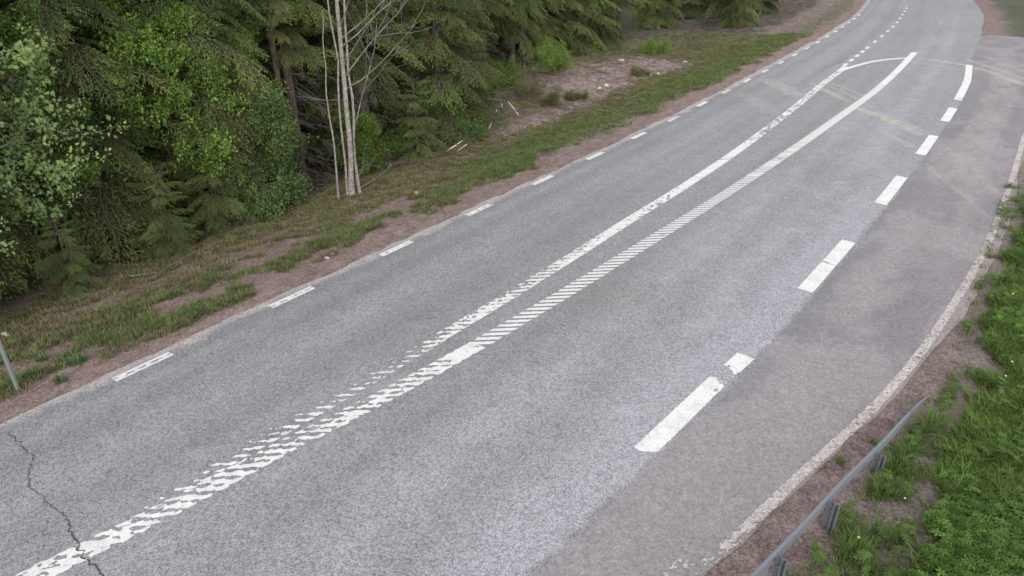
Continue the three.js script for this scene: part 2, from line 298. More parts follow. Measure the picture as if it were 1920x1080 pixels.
// right strand: solid with holes, then joined bars
paint('centre_line', flakes(-5, 4.28, 0.21, lineB, (s, t) => {
  const half = 0.165, e = (half - Math.abs(t)) / 0.035 + rag(s, t, 120, 24) * 0.55 + barWave(s, t) * 0.25;
  const keep = lin(s, [-5, -2.4, -1.9, -1.4, -0.6, 0.2, 1.2, 2.2, 3.0, 3.7, 4.1, 4.28], [0.45, 0.36, 0.3, 0.16, 0.0, -0.02, 0.0, 0.06, 0.2, 0.5, 0.6, 0.3]);
  const ridge = Math.max(0, Math.cos(((t + 0.02) / 0.145) * Math.PI * 2)) * 0.28;
  const loss = t < -0.03 ? lin(s, [-2, 0, 1.8, 3], [0.15, 0.3, 0.45, 0]) : 0;
  return Math.min(e, keep - loss + ridge + barWave(s, t) * lin(s, [-2.4, -1, 3, 4], [0.3, 0.55, 0.55, 0.25]) + rag(s, t, 121, 15) * 1.0 + rag(s, t, 125, 4) * 0.6 + rag(s, t, 122, 34) * 0.6);
}, 0.014, 0.012));
// raised bars of the profiled line, each its own piece
{
  const variants = [];
  for (let k = 0; k < 12; k++) {
    const m = flakes(-0.28, 0.28, 0.185, () => 0, (s, t) => {
      const d = Math.abs(s - SLANT * t), e = (0.165 - Math.abs(t)) / 0.03;
      return Math.min(e, ((k > 6 ? 0.088 : 0.062) - d) / 0.03) + rag(s + k, t, 140 + k, 26) * 0.62 - (k === 5 ? 1.6 * Math.exp(-(((t - 0.05) / 0.03) ** 2)) : 0);
    }, 0.014, 0.012, 0);
    const g = m.geo(); for (let i = 0; i < g.attributes.normal.count; i++) g.attributes.normal.setXYZ(i, 0, 1, 0); variants.push(g);
  }
  let n = 0;
  for (let s = 4.35; s < 33.5; s += PITCH, n++) {
    const o = mesh('line_bar', variants[hash2(n, 9, 3) < smooth(14, 22, s) ? 7 + Math.floor(hash2(n, 7, 3) * 4.99) : Math.floor(hash2(n, 7, 3) * 6.99) % (hash2(n, 8, 3) < 0.9 ? 5 : 7)], paintMat, road);
    const t = lineB(s), dir = (lineB(s + 0.5) - t) / 0.5; o.position.set(t, 0.006, -s); o.rotation.y = -Math.atan(dir);
  }
}
paint('centre_line', flakes(33.4, 44.5, 0.19, lineB, (s, t) => Math.min((0.16 - Math.abs(t)) / 0.03 + rag(s, t, 150, 14) * 0.3, Math.abs(s - 36.2 - t) < 0.05 ? -1 : 1, 0.62 + barWave(s, t) * lin(s, [33, 36], [0.5, 0]) + rag(s * 0.7, t, 151, 14) * 0.75), 0.035, 0.022));
// wide dashes along the slip lane
[[3.42, 6.72], [9.8, 12.98], [16.1, 18.95], [21.75, 24.6], [27.15, 29.8], [31.6, 41.6]].forEach(([a, b], k) => {
  const half = 0.155;
  paint('wide_dash', flakes(a - 0.1, b + 0.1, half + 0.03, (s) => wideL(s) + half, (s, t) => {
    let e = Math.min((half - Math.abs(t)) / 0.03, (s - a + t * 0.15) / 0.04, (b - s - t * 0.1) / 0.04) + rag(s, t, 160 + k, k ? 12 : 20) * (k ? 0.14 : 0.24);
    if (k === 0) { e = Math.min(e, (Math.abs(s - 5.94 + t * 0.5) - 0.22 - rag(s, t, 171, 11) * 0.16) / 0.05); e = Math.min(e, (s - 3.5 - rag(0, t, 172, 16) * 0.11 - t * 0.5) / 0.05); e = Math.min(e, Math.hypot((s - 5.45) / 1.6, t - 0.1) / 0.03 - 1.1); }
    if (k === 1) e = Math.min(e, (Math.abs(s - 11.42 + t * 0.12 - (t < -0.03 ? 0.02 : 0)) - (t < 0 ? 0.035 : 0.012)) / 0.02);
    if (k === 5) e = Math.min(e, (Math.abs(s - 32.1 + t * 0.8) - 0.03 - t * 0.12) / 0.03);
    return Math.min(e, 0.8 + rag(s * 0.4, t, 180 + k, 16) * 0.75);
  }, k < 2 ? 0.016 : 0.04, k < 2 ? 0.014 : 0.025));
});
// pale, crumbling edge line of the slip lane
paint('edge_line', flakes(2.1, 26.8, 0.17, outerLine, (s, t) => {
  const half = 0.074, e = (half - Math.abs(t)) / 0.03 + rag(s, t, 190, 15) * 0.55;
  return Math.min(e, lin(s, [2.1, 2.8, 3.4, 8, 14, 20, 27], [-0.3, 0.1, 0.32, 0.22, 0.1, 0.15, 0.35]) + barWave(s * 1.3, t) * 0.12 + rag(s, t, 191, 24) * 0.85 + 0.08);
}, 0.022, 0.017, -0.014), oldPaintMat, slip);
paint('edge_line', flakes(0.2, 2.2, 0.25, outerLine, (s, t) => rag(s, t, 195, 9) * 0.9 + rag(s, t, 196, 24) * 0.5 - 0.42, 0.022, 0.017, -0.014), oldPaintMat, slip);
// transverse crack, its lips filled with old bitumen
{
  const way = [[0.02, -1.66], [0.3, -1.63], [0.55, -1.65], [0.85, -1.66], [1.07, -1.73], [1.38, -1.89], [1.76, -1.92], [2.25, -1.91], [2.5, -1.93], [2.76, -1.99], [3.13, -2.06], [3.37, -2.08], [3.8, -2.1], [4.3, -2.16]];
  const c = new THREE.CatmullRomCurve3(way.map(([t, s]) => P(t, s))), m = new MB(), n = 190;
  for (let i = 0; i <= n; i++) {
    const p = c.getPoint(i / n), j = (fbm(i * 0.33, 2, 3, 200) - 0.5) * 0.11, w = 0.0015 + 0.007 * fbm(i * 0.5, 9, 2, 201) + (p.x > 2.6 ? 0.003 : 0);
    const a = m.v(p.x, 0.0075, p.z + j - w, null, p.x, p.z), b = m.v(p.x, 0.0075, p.z + j + w, null, p.x, p.z + 0.02); if (i) m.quad(a - 2, a - 1, b, a);
  }
  paint('crack', m, std({ color: new THREE.Color().setRGB(0.045, 0.043, 0.043), roughness: 1 }));
}

// ---------------------------------------------------------------- verges and forest floor
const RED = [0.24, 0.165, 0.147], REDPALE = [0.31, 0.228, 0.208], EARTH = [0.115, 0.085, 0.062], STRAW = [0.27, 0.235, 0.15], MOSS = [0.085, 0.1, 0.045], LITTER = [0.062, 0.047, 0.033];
function leftHeight(t, s) {
  const d = leftEdge(s) - t; let y = lin(d, [0, 0.15, 1, 4.3, 8, 13, 16], [-0.008, -0.018, -0.09, -0.38, -0.6, -0.7, -0.95]);
  y += (fbm(t * 0.5, s * 0.5, 4, 210) - 0.5) * 0.34 * smooth(1.5, 5, d) + (fbm(t * 2.4, s * 2.4, 3, 211) - 0.5) * 0.06 * smooth(0.15, 1, d);
  y += 0.55 * Math.exp(-(((t + 8.6) / 3.2) ** 2) - (((s - 31) / 5) ** 2)) + 0.3 * Math.exp(-(((t + 6.5) / 2) ** 2) - (((s - 26) / 3) ** 2));
  return y;
}
// how bare, how green and how dry the left verge is
function leftCover(t, s) {
  const d = leftEdge(s) - t, n = fbm(t * 1.15, s * 0.75, 4, 220), n2 = fbm(t * 3.1, s * 2.2, 3, 221), far = smooth(10, 14, s);
  const shoulder = lin(s, [-3, 0, 4, 8, 12, 18, 30, 40], [0.75, 0.5, 0.7, 0.95, 1.1, 0.95, 0.8, 0.9]);
  let grass = smooth(-0.25, 0.25, d - shoulder - 0.15 + (n - 0.5) * 1.5 + (n2 - 0.5) * 0.6);
  const patch = lerp(0.5, 0.36, far);
  grass *= smooth(patch - 0.1, patch + 0.12, n + (n2 - 0.5) * 0.9 + 0.16 * band(d, 2.7, 4.6, 0.4) + 0.35 * far * band(d, 1.2, lerp(3, 2.2, smooth(18, 26, s)), 0.4));
  grass *= 1 - 0.85 * Math.exp(-(((d - 3) / 0.55) ** 2) - (((s - 1.2) / 2.2) ** 2));                   // dug red strip
  grass *= 1 - 0.8 * Math.exp(-(((d - 1.9) / 0.3) ** 2) - (((s - 5.9) / 1.6) ** 2));
  const clearing = smooth(13, 17, s) * smooth(lerp(3.2, 2.4, smooth(18, 26, s)), lerp(4, 3.2, smooth(18, 26, s)), d + (n - 0.5) * 2);
  let bare = 0;
  if (clearing) bare = clearing * clamp(0.18 + 1.3 * Math.exp(-(((t + 7.1) / 2.8) ** 2) - (((s - 26.8) / 2.6) ** 2)) + Math.exp(-(((t + 4.9) / 1.1) ** 2) - (((s - 20) / 3.4) ** 2)) + 1.1 * Math.exp(-(((t + 6.5) / 3) ** 2) - (((s - 33) / 3) ** 2)) + (n2 - 0.5) * 0.9);
  grass *= 1 - clamp(bare);
  const green = clamp(0.12 + (n2 - 0.5) * 1.6 + (n - 0.5) * 1.2 + 0.7 * far * band(d, 1, 3.2, 0.5) + 0.22 * band(d, 0.8, 2.2, 0.3) - 0.3 * band(d, 2.4, 4.8, 0.5) * (1 - far) + 0.2 * smooth(20, 30, s));
  return { d, grass: grass * (1 - smooth(4.6, 5.6, d + (n - 0.5) * 1.4) * (1 - clearing * 0.6)), green, bare, clearing, n, n2, shoulder };
}
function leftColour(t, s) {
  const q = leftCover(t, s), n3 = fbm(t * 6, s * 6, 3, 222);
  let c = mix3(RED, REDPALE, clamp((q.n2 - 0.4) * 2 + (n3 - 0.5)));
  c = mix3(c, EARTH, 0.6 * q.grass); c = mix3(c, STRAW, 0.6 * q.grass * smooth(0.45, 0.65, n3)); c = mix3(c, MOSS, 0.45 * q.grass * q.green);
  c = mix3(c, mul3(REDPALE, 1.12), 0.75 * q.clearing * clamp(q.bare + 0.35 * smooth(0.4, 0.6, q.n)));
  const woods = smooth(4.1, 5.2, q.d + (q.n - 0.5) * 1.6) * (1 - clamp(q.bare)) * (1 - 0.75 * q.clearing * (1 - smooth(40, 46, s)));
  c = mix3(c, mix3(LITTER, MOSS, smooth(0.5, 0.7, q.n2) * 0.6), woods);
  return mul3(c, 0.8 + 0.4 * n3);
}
const vergeRows = rowsAlong(-7, 95, 0.09, 0.09);
tag(sheet('verge', vergeRows, 150, (s, k) => { const d = 16 * Math.pow(k, 1.35), t = leftEdge(s) - d + 0.06; return [t, s, k === 0 ? -0.03 : leftHeight(t, s)]; }, leftColour, gravelMat), 'red gravel and grass verge between the road and the forest', null, null, 'structure');

function rightHeight(t, s) { const d = t - slipRight(s); return lin(d, [0, 0.2, 0.9, 3, 8, 16], [-0.014, -0.03, -0.05, -0.12, -0.3, -0.9]) + (fbm(t * 0.9, s * 0.9, 4, 230) - 0.5) * 0.16 * smooth(0.6, 2, d) + (fbm(t * 4, s * 4, 3, 231) - 0.5) * 0.035 * smooth(0.1, 0.5, d); }
const lushEdge = (s) => lin(s, [-3, 2, 3.1, 3.9, 5.2, 6.7, 8.3, 10.5, 12.7, 15, 20], [11.1, 11.2, 11.3, 11.38, 11.42, 11.5, 11.42, 11.38, 11.42, 11.6, 11.8]);
function rightCover(t, s) {
  const n = fbm(t * 1.1, s * 0.9, 4, 240), n2 = fbm(t * 3, s * 3, 3, 241);
  const lush = smooth(-0.12, 0.16, t - lushEdge(s) + (n - 0.5) * 0.55 + (n2 - 0.5) * 0.5);
  const rail = railT(s), sparse = smooth(0.05, 0.2, t - rail) * smooth(0.38, 0.68, n2 * 0.6 + n * 0.4) * (1 - 0.8 * Math.exp(-(((t - lushEdge(s) + 0.22) / 0.12) ** 2)));
  return { lush, sparse, n, n2 };
}
const RAIL = [[9.0, -1.6, 0.5], [9.5, 0.4, 0.5], [9.81, 1.8, 0.5], [10.02, 2.77, 0.5], [10.23, 3.85, 0.48], [10.49, 5.2, 0.36], [10.64, 6.14, 0.24], [10.78, 7.0, 0.1], [10.9, 7.7, 0.0]];
const railT = (s) => lin(s, RAIL.map((r) => r[1]), RAIL.map((r) => r[0]));
const rightRows = rowsAlong(-7, 43, 0.07, 0.09);
tag(sheet('roadside', rightRows, 150, (s, k) => { const t = slipRight(s) - 0.05 + 16 * Math.pow(k, 1.5); return [t, s, k === 0 ? -0.04 : rightHeight(t, s)]; }, (t, s) => {
  const q = rightCover(t, s), n3 = fbm(t * 6, s * 6, 3, 242);
  let c = mix3([0.185, 0.133, 0.122], [0.25, 0.188, 0.172], clamp((q.n2 - 0.4) * 2 + (n3 - 0.5)));
  c = mix3(c, [0.2, 0.17, 0.145], 0.5 * smooth(0.1, 0.4, t - railT(s)) * (1 - q.lush));
  c = mix3(c, [0.085, 0.08, 0.05], 0.85 * q.lush); c = mix3(c, [0.11, 0.1, 0.065], 0.5 * q.sparse);
  return mul3(c, 0.8 + 0.4 * n3);
}, gravelMat), 'red gravel shoulder and grass beside the slip lane', null, null, 'structure');
tag(sheet('far_verge', rowsAlong(55, 95, 0.2, 0.06), 40, (s, k) => { const t = mainRight(s) - 0.1 + 40 * k * k; return [t, s, k === 0 ? -0.05 : lin(t - mainRight(s), [0, 1, 6, 40], [-0.02, -0.1, -0.3, -0.9]) + (fbm(t * 0.4, s * 0.4, 3, 250) - 0.5) * 0.2]; }, (t, s) => { const n = fbm(t * 0.7, s * 0.7, 4, 251), d = t - mainRight(s); return mul3(mix3(RED, MOSS, smooth(0.8, 2.2, d + (n - 0.5) * 2)), 0.8 + 0.4 * fbm(t * 4, s * 4, 2, 252)); }, gravelMat), 'grassy verge beyond the junction', null, null, 'structure');
{
  const m = new MB(), n = 72, rings = [0.5, 8, 18, 30, 45, 65, 95, 150, 260, 600];
  rings.forEach((r, i) => { for (let j = 0; j <= n; j++) { const a = (j / n) * Math.PI * 2, x = Math.cos(a) * r, z = -20 + Math.sin(a) * r, q = fbm(x * 0.3, z * 0.3, 3, 260); m.v(x, -0.85 + (q - 0.5) * 0.1, z, mix3(LITTER, MOSS, q), x, z); if (i && j) { const e = i * (n + 1) + j; m.quad(e - n - 2, e - n - 1, e, e - 1); } } });
  tag(mesh('ground', m.geo(), gravelMat), 'dark forest ground under the trees', null, null, 'structure');
}
const groundAt = (t, s) => (t < leftEdge(s) ? (leftEdge(s) - t < 14.5 ? leftHeight(t, s) : -0.85) : t > slipRight(s) && s < 43 ? rightHeight(t, s) : s > 55 ? -0.3 : -0.05);
const G = (t, s, dy = 0) => P(t, s, groundAt(t, s) + dy);
console.log('surfaces');
// ---------------------------------------------------------------- bark, needles, leaves
function barkTexture(seed, dark, light, scars) {
  const n = 256, a = tileNoise(n, 40, seed), b = tileNoise(n, 12, seed + 1), c = tileNoise(n, 90, seed + 2);
  const data = new Uint8Array(n * n * 4);
  for (let y = 0; y < n; y++) for (let x = 0; x < n; x++) {
    const st = scars ? a[y * n + (x >> 3)] * 0.3 + b[y * n + x] * 0.35 + c[y * n + (x >> 1)] * 0.35 : a[((y >> 2) % n) * n + x] * 0.5 + b[((y >> 1) % n) * n + x] * 0.3 + c[y * n + x] * 0.2; let k = clamp((st - 0.3) * 2.2);
    if (scars && b[(x >> 2) + y * n] > 0.8 && a[y * n + (x >> 3)] > 0.55) k = 0;
    for (let q = 0; q < 3; q++) data[(y * n + x) * 4 + q] = lerp(dark[q], light[q], k); data[(y * n + x) * 4 + 3] = 255;
  }
  const t = new THREE.DataTexture(data, n, n); t.wrapS = t.wrapT = THREE.RepeatWrapping; t.magFilter = THREE.LinearFilter; t.colorSpace = THREE.SRGBColorSpace; t.repeat.set(1.2, 0.9); t.needsUpdate = true; return t;
}
const barkSpruce = std({ map: barkTexture(300, [52, 46, 44], [112, 100, 94]) });
const barkPine = std({ map: barkTexture(310, [70, 58, 52], [128, 108, 98]) });
const barkAspen = std({ map: barkTexture(320, [118, 111, 106], [168, 161, 154], true) });
const barkAlder = std({ map: barkTexture(330, [84, 82, 76], [146, 144, 134]) });
const deadWood = std({ map: barkTexture(340, [70, 66, 60], [128, 122, 112]) });
const paleWood = std({ map: barkTexture(350, [176, 164, 140], [226, 216, 196]) });
const foliage = (o) => new THREE.MeshPhysicalMaterial({ vertexColors: true, roughness: 1, transmission: 0.45, thickness: 0, side: THREE.DoubleSide, specularIntensity: 0.1, ...o });
const needleMat = std({ vertexColors: true, roughness: 0.9 });
const leafMat = foliage({ roughness: 0.95 });
const grassMat = foliage({ transmission: 0.3 });

// ---- a spruce bough: stem, side twigs, hanging twiglets with tufts of needles
function spruceBough(seed, droop) {
  const r = rng(seed), m = new MB(), L = 1.6, wood = [0.1, 0.075, 0.055], q = V();
  const stem = (x) => V(x, -droop * x * x * 0.42 + 0.1 * Math.max(0, x - 1) ** 2, (vn(x * 2, 1, seed) - 0.5) * 0.12);
  m.tube(Array.from({ length: 8 }, (_, k) => stem((k / 7) * L)), (k) => 0.017 * (1 - k) + 0.003, 4, wood);
  const old = [0.078, 0.118, 0.035], fresh = [0.215, 0.27, 0.065];
  const tuft = (p, dir, len, tip) => {
    const side = V(-dir.z, 0, dir.x); if (side.lengthSq() < 1e-4) side.set(1, 0, 0); side.normalize(); const up = V().crossVectors(side, dir).normalize();
    const n = Math.max(4, Math.round(len / 0.02));
    for (let k = 0; k < n; k++) {
      const u = (k + r() * 0.6) / n, a = r() * Math.PI * 2, out = V().copy(side).multiplyScalar(Math.cos(a)).addScaledVector(up, Math.sin(a));
      const b = V().copy(p).addScaledVector(dir, u * len), nl = 0.026 + 0.02 * r(), e = V().copy(b).addScaledVector(out, nl * 0.75).addScaledVector(dir, nl * 1.0), w = V().crossVectors(out, dir).multiplyScalar(0.0075 + 0.004 * r());
      const c = mul3(mix3(old, fresh, clamp(tip * u * 1.1 - 0.1)), 0.75 + 0.5 * r());
      const i = m.v(b.x + w.x, b.y + w.y, b.z + w.z, c); m.v(b.x - w.x, b.y - w.y, b.z - w.z, c); m.v(e.x, e.y, e.z, c); m.tri(i, i + 1, i + 2);
    }
  };
  for (let x = 0.22; x < L; x += 0.05 + 0.03 * r()) for (const sd of [-1, 1]) {
    const k = x / L, len = (0.14 + 0.5 * Math.sin(Math.PI * Math.min(1, k * 0.85 + 0.12)) * (1 - k * 0.55)) * (0.55 + 0.6 * r()), a = 0.75 + 0.4 * r(), b0 = stem(x), sag = 0.35 + 0.5 * r();
    const at = (u) => V(b0.x + Math.cos(a) * u * len, b0.y - sag * u * u * len, b0.z + sd * Math.sin(a) * u * len);
    const e = at(1), mid = at(0.5); m.tube([b0, mid, e], [0.006, 0.004, 0.002], 3, wood);
    const steps = Math.max(2, Math.round(len / 0.055));
    for (let j = 0; j <= steps; j++) {
      const u = 0.15 + 0.85 * j / steps, p = at(u), tl = (0.07 + 0.08 * r()) * (1.15 - 0.4 * u), ang = (j % 2 ? 1 : -1) * (0.5 + 0.4 * r());
      q.set(Math.cos(a + ang) , -0.35 - 0.6 * r(), sd * Math.sin(a + ang)).normalize(); tuft(p, q.clone(), tl, 0.45 + 0.6 * r() * u);
    }
    tuft(mid, V().subVectors(e, mid).normalize(), len * 0.5, 1);
  }
  tuft(stem(L * 0.7), V().subVectors(stem(L), stem(L * 0.7)).normalize(), L * 0.32, 1);
  return m.geo();
}
const boughs = [spruceBough(401, 0.55), spruceBough(402, 0.8), spruceBough(403, 0.35), spruceBough(404, 0.95)];
// a dead, bare bough
const deadBough = (() => { const r = rng(420), m = new MB(); m.tube([V(0, 0, 0), V(0.5, -0.05, 0.02), V(1, -0.2, 0), V(1.4, -0.42, 0.05)], [0.014, 0.01, 0.006, 0.002], 4); for (let k = 0; k < 26; k++) { const x = 0.2 + r() * 1.1, y = -0.22 * x * x, a = (r() < 0.5 ? -1 : 1) * (0.5 + r() * 0.7), l = 0.15 + 0.35 * r(); m.tube([V(x, y, 0), V(x + Math.cos(a) * l * 0.5, y - 0.03, Math.sin(a) * l * 0.5), V(x + Math.cos(a) * l, y - 0.15 * r() - 0.05, Math.sin(a) * l)], [0.005, 0.0035, 0.0015], 3); } return m.geo(); })();

const M4 = new THREE.Matrix4(), Q = new THREE.Quaternion(), E3 = new THREE.Euler(), S3 = V(1, 1, 1);
function copies(name, geometry, material, list, parent) {          // list: {p, e: [x, y, z] Euler YZX.., s, c}
  const o = shadowed(new THREE.InstancedMesh(geometry, material, list.length));
  list.forEach((d, k) => { if (d.q) Q.copy(d.q); else Q.setFromEuler(E3.set(d.e[0], d.e[1], d.e[2], 'YZX')); S3.set(...(Array.isArray(d.s) ? d.s : [d.s, d.s, d.s])); o.setMatrixAt(k, M4.compose(d.p, Q, S3)); if (d.c) o.setColorAt(k, new THREE.Color().setRGB(...d.c)); });
  o.name = parent ? name : numbered(name); o.userData.kind = 'stuff'; (parent ?? scene).add(o); return o;
}
function makeSpruce(seed, { H = 15, reach = 2.6, bare = 0.2, radius = 0.16, bark = barkSpruce, bough = 0, deadTo = 0, step = 0.42, tint = 1 }) {
  const r = rng(seed), g = new THREE.Group(), m = new MB(), lean = (r() - 0.5) * 0.5;
  const axis = (y) => V(lean * (y / H) ** 2 + (vn(y * 0.4, 1, seed) - 0.5) * 0.08, y, (vn(y * 0.4, 2, seed) - 0.5) * 0.08);
  m.tube(Array.from({ length: 22 }, (_, k) => axis(-0.25 + (k / 21) * (H + 0.25))), (k) => radius * (1 - k) ** 0.8 + 0.012 + 0.5 * radius * Math.exp(-k * 60), 9);
  mesh('trunk', m.geo(), bark, g);
  const list = [], dead = [];
  for (let y = bare; y < H - 0.2; y += step * (0.75 + 0.5 * r()) * (1 + y / H * 0.3)) {
    const n = 4 + Math.floor(r() * 3), a0 = r() * 6.28, len = (reach * (1 - y / H) ** 0.75 + 0.25) * lin(y, [0, 1.2, 3], [0.72, 0.95, 1]);
    for (let k = 0; k < n; k++) {
      const a = a0 + (k / n) * 6.28 + (r() - 0.5) * 0.7, sc = len * (0.62 + 0.5 * r()) / 1.6, tilt = lerp(-0.18, 0.45, y / H) + (r() - 0.5) * 0.25, b = (0.5 + 0.95 * r()) * tint;
      list.push({ p: axis(y + (r() - 0.5) * 0.15), e: [(r() - 0.5) * 0.5, a, tilt], s: [sc, sc * (0.85 + 0.4 * r()), sc * (0.8 + 0.5 * r())], c: [b * (0.9 + 0.25 * r()), b, b * (0.85 + 0.2 * r())] });
    }
  }
  for (let y = 0.5; y < deadTo; y += 0.28) for (let k = 0; k < 3; k++) dead.push({ p: axis(y), e: [(r() - 0.5), r() * 6.28, (r() - 0.6) * 0.5], s: 0.5 + 0.7 * r() });
  copies('crown', boughs[bough], needleMat, list, g);
  if (dead.length) copies('dead_twigs', deadBough, deadWood, dead, g);
  return g;
}
// ---- leaf sprays
function leafSpray(seed, n, size, spread, base, vary) {
  const r = rng(seed), m = new MB();
  for (let k = 0; k < n; k++) {
    const a = r() * 6.28, el = (r() - 0.35) * 1.6, d = spread * (0.25 + 0.75 * r()), c = V(Math.cos(a) * Math.cos(el) * d, Math.sin(el) * d, Math.sin(a) * Math.cos(el) * d);
    const dir = V(Math.cos(a) + (r() - 0.5), (r() - 0.55) * 1.3, Math.sin(a) + (r() - 0.5)).normalize(), side = V(r() - 0.5, r() - 0.5, r() - 0.5).cross(dir).normalize(), nrm = V().crossVectors(side, dir), l = size * (0.7 + 0.6 * r()), w = l * (0.32 + 0.1 * r()), cup = l * (0.08 + 0.1 * r());
    const col = mul3(mix3(base, vary, r()), 0.75 + 0.5 * r()), pt = (u, v, h) => m.v(c.x + dir.x * u + side.x * v + nrm.x * h, c.y + dir.y * u + side.y * v + nrm.y * h, c.z + dir.z * u + side.z * v + nrm.z * h, col);
    const i = pt(0, 0, 0); pt(l * 0.45, w, cup); pt(l * 0.45, 0, 0); pt(l * 0.45, -w, cup); pt(l, 0, -cup * 0.6);
    m.tri(i, i + 2, i + 1); m.tri(i, i + 3, i + 2); m.tri(i + 1, i + 2, i + 4); m.tri(i + 2, i + 3, i + 4);
  }
  return m.geo();
}
const sprayAlder = leafSpray(430, 13, 0.078, 0.15, [0.185, 0.27, 0.1], [0.3, 0.375, 0.17]);
const sprayBirch = leafSpray(431, 20, 0.05, 0.15, [0.12, 0.21, 0.045], [0.21, 0.3, 0.075]);
const sprayDark = leafSpray(432, 14, 0.055, 0.14, [0.09, 0.155, 0.05], [0.16, 0.23, 0.085]);
const sprayHeath = leafSpray(433, 30, 0.022, 0.13, [0.11, 0.125, 0.045], [0.19, 0.17, 0.08]);
// grow limbs recursively; leaves at the ends
function grow(m, r, p, dir, len, rad, depth, o, tips) {
  const n = 5, pts = [p.clone()], d = dir.clone();
  for (let k = 1; k <= n; k++) { d.add(V((r() - 0.5) * o.wob, (r() - 0.5) * o.wob * 0.7 + o.lift, (r() - 0.5) * o.wob)).normalize(); pts.push(pts[k - 1].clone().addScaledVector(d, len / n)); }
  m.tube(pts, (k) => rad * (1 - 0.6 * k), depth > 1 ? 6 : depth > 0 ? 4 : 3);
  if (depth <= o.leafFrom) for (let k = 1; k <= n; k++) if (r() < o.leafy) tips.push(pts[k].clone().add(V(r() - 0.5, r() - 0.5, r() - 0.5).multiplyScalar(o.fuzz)));
  if (!depth) return;
  const kids = o.kids[depth - 1] + Math.floor(r() * 2);
  for (let k = 0; k < kids; k++) {
    const u = 0.3 + 0.7 * (k + r()) / kids, i = Math.min(n - 1, Math.floor(u * n)), b = pts[i].clone().lerp(pts[i + 1], u * n - i > 1 ? 1 : u * n - i), sd = V(r() - 0.5, (r() - 0.5) * o.flat, r() - 0.5).normalize();
    grow(m, r, b, d.clone().multiplyScalar(0.75).addScaledVector(sd, o.splay).normalize(), len * (0.45 + 0.3 * r()), rad * 0.45, depth - 1, o, tips);
  }
}
function makeLeafy(seed, { H = 7, radius = 0.06, spray = sprayBirch, bark = barkAlder, limbs = 16, from = 0.5, reach = 1.4, size = 1, tint = 1, stems = 1, leafy = 0.85, fuzz = 0.2, kids = [3, 3] }) {
  const r = rng(seed), g = new THREE.Group(), m = new MB(), tips = [];
  for (let q = 0; q < stems; q++) {
    const lx = (r() - 0.5) * (stems > 1 ? 2.4 : 0.6), lz = (r() - 0.5) * (stems > 1 ? 2.4 : 0.6), x0 = stems > 1 ? (r() - 0.5) * 0.4 : 0, z0 = stems > 1 ? (r() - 0.5) * 0.4 : 0, h = H * (0.75 + 0.3 * r());
    const axis = (y) => V(x0 + lx * (Math.max(0, y) / H) ** 1.4 + (vn(y * 0.6, q, seed) - 0.5) * 0.2, y, z0 + lz * (Math.max(0, y) / H) ** 1.4 + (vn(y * 0.6, q + 9, seed) - 0.5) * 0.2);
    m.tube(Array.from({ length: 14 }, (_, k) => axis(-0.2 + (k / 13) * (h + 0.2))), (k) => radius * (1 - k * 0.9), 7);
    for (let k = 0; k < limbs; k++) {
      const y = from + (h - from) * ((k + r()) / limbs), a = r() * 6.28, len = reach * lin(y / h, [0, 0.35, 1], [0.8, 1, 0.3]) * (0.7 + 0.5 * r());
      grow(m, r, axis(y), V(Math.cos(a), 0.25 + 0.5 * r(), Math.sin(a)).normalize(), len, radius * 0.32 * (1 - 0.6 * y / h), 2, { wob: 0.5, lift: 0.02, leafFrom: 1, leafy, fuzz, kids, flat: 0.8, splay: 0.8 }, tips);
    }
  }
  mesh('trunk', m.geo(), bark, g);
  copies('crown', spray, leafMat, tips.map((p) => { const b = (0.7 + 0.6 * r()) * tint; return { p, e: [r() * 6, r() * 6, r() * 6], s: size * (0.7 + 0.6 * r()), c: [b * (0.85 + 0.3 * r()), b, b * (0.8 + 0.3 * r())] }; }), g);
  return g;
}
function plant(g, name, t, s, label, category, group, turn = 0, scale = 1) { g.name = numbered(name); g.position.copy(G(t, s, -0.02)); g.rotation.y = turn; g.scale.setScalar(scale); tag(g, label, category, group); scene.add(g); return g; }

// ---------------------------------------------------------------- forest: the trees one can tell apart
const spruceA = plant(makeSpruce(501, { H: 14, reach: 2.2, bough: 1, bare: 0.15, tint: 0.95 }), 'spruce_tree', -6.5, 3.3, 'dark drooping spruce low over the verge, right of the pale leafy tree', 'tree', 'spruces at the forest edge');
const spruceB = plant(makeSpruce(502, { H: 16, reach: 2.7, bough: 0, bare: 0.2, step: 0.46 }), 'spruce_tree', -7.0, 1.0, 'spruce sweeping its lowest boughs to the ground behind the grey marker post', 'tree', 'spruces at the forest edge', 1.3);
const spruceC = plant(makeSpruce(503, { H: 15, reach: 2.2, bough: 3, bare: 0.3, deadTo: 2, tint: 0.85 }), 'spruce_tree', -6.4, 6.3, 'dense spruce below the bright green birch, left of the two brown pine trunks', 'tree', 'spruces at the forest edge', 2.1);
const spruceD = plant(makeSpruce(504, { H: 17, reach: 2.5, bough: 2, bare: 1.2, radius: 0.2, deadTo: 1.2, tint: 0.78 }), 'spruce_tree', -7.0, 15.9, 'dark spruce with hanging boughs right of the bare grey multi-stemmed tree', 'tree', 'spruces at the forest edge', 0.4);
const spruceE = plant(makeSpruce(505, { H: 18, reach: 2.2, bough: 1, bare: 3.6, radius: 0.25, deadTo: 3.4 }), 'spruce_tree', -6.9, 12.0, 'thick dark spruce trunk close behind the bare grey multi-stemmed tree', 'tree', 'spruces at the forest edge', 0.9);
plant(makeSpruce(506, { H: 17, reach: 2.1, bough: 2, bare: 4.2, radius: 0.15, bark: barkPine, deadTo: 3.6 }), 'pine_tree', -6.95, 9.35, 'grey brown pine trunk, right one of the close pair left of the bare tree', 'tree', 'pair of pine trunks');
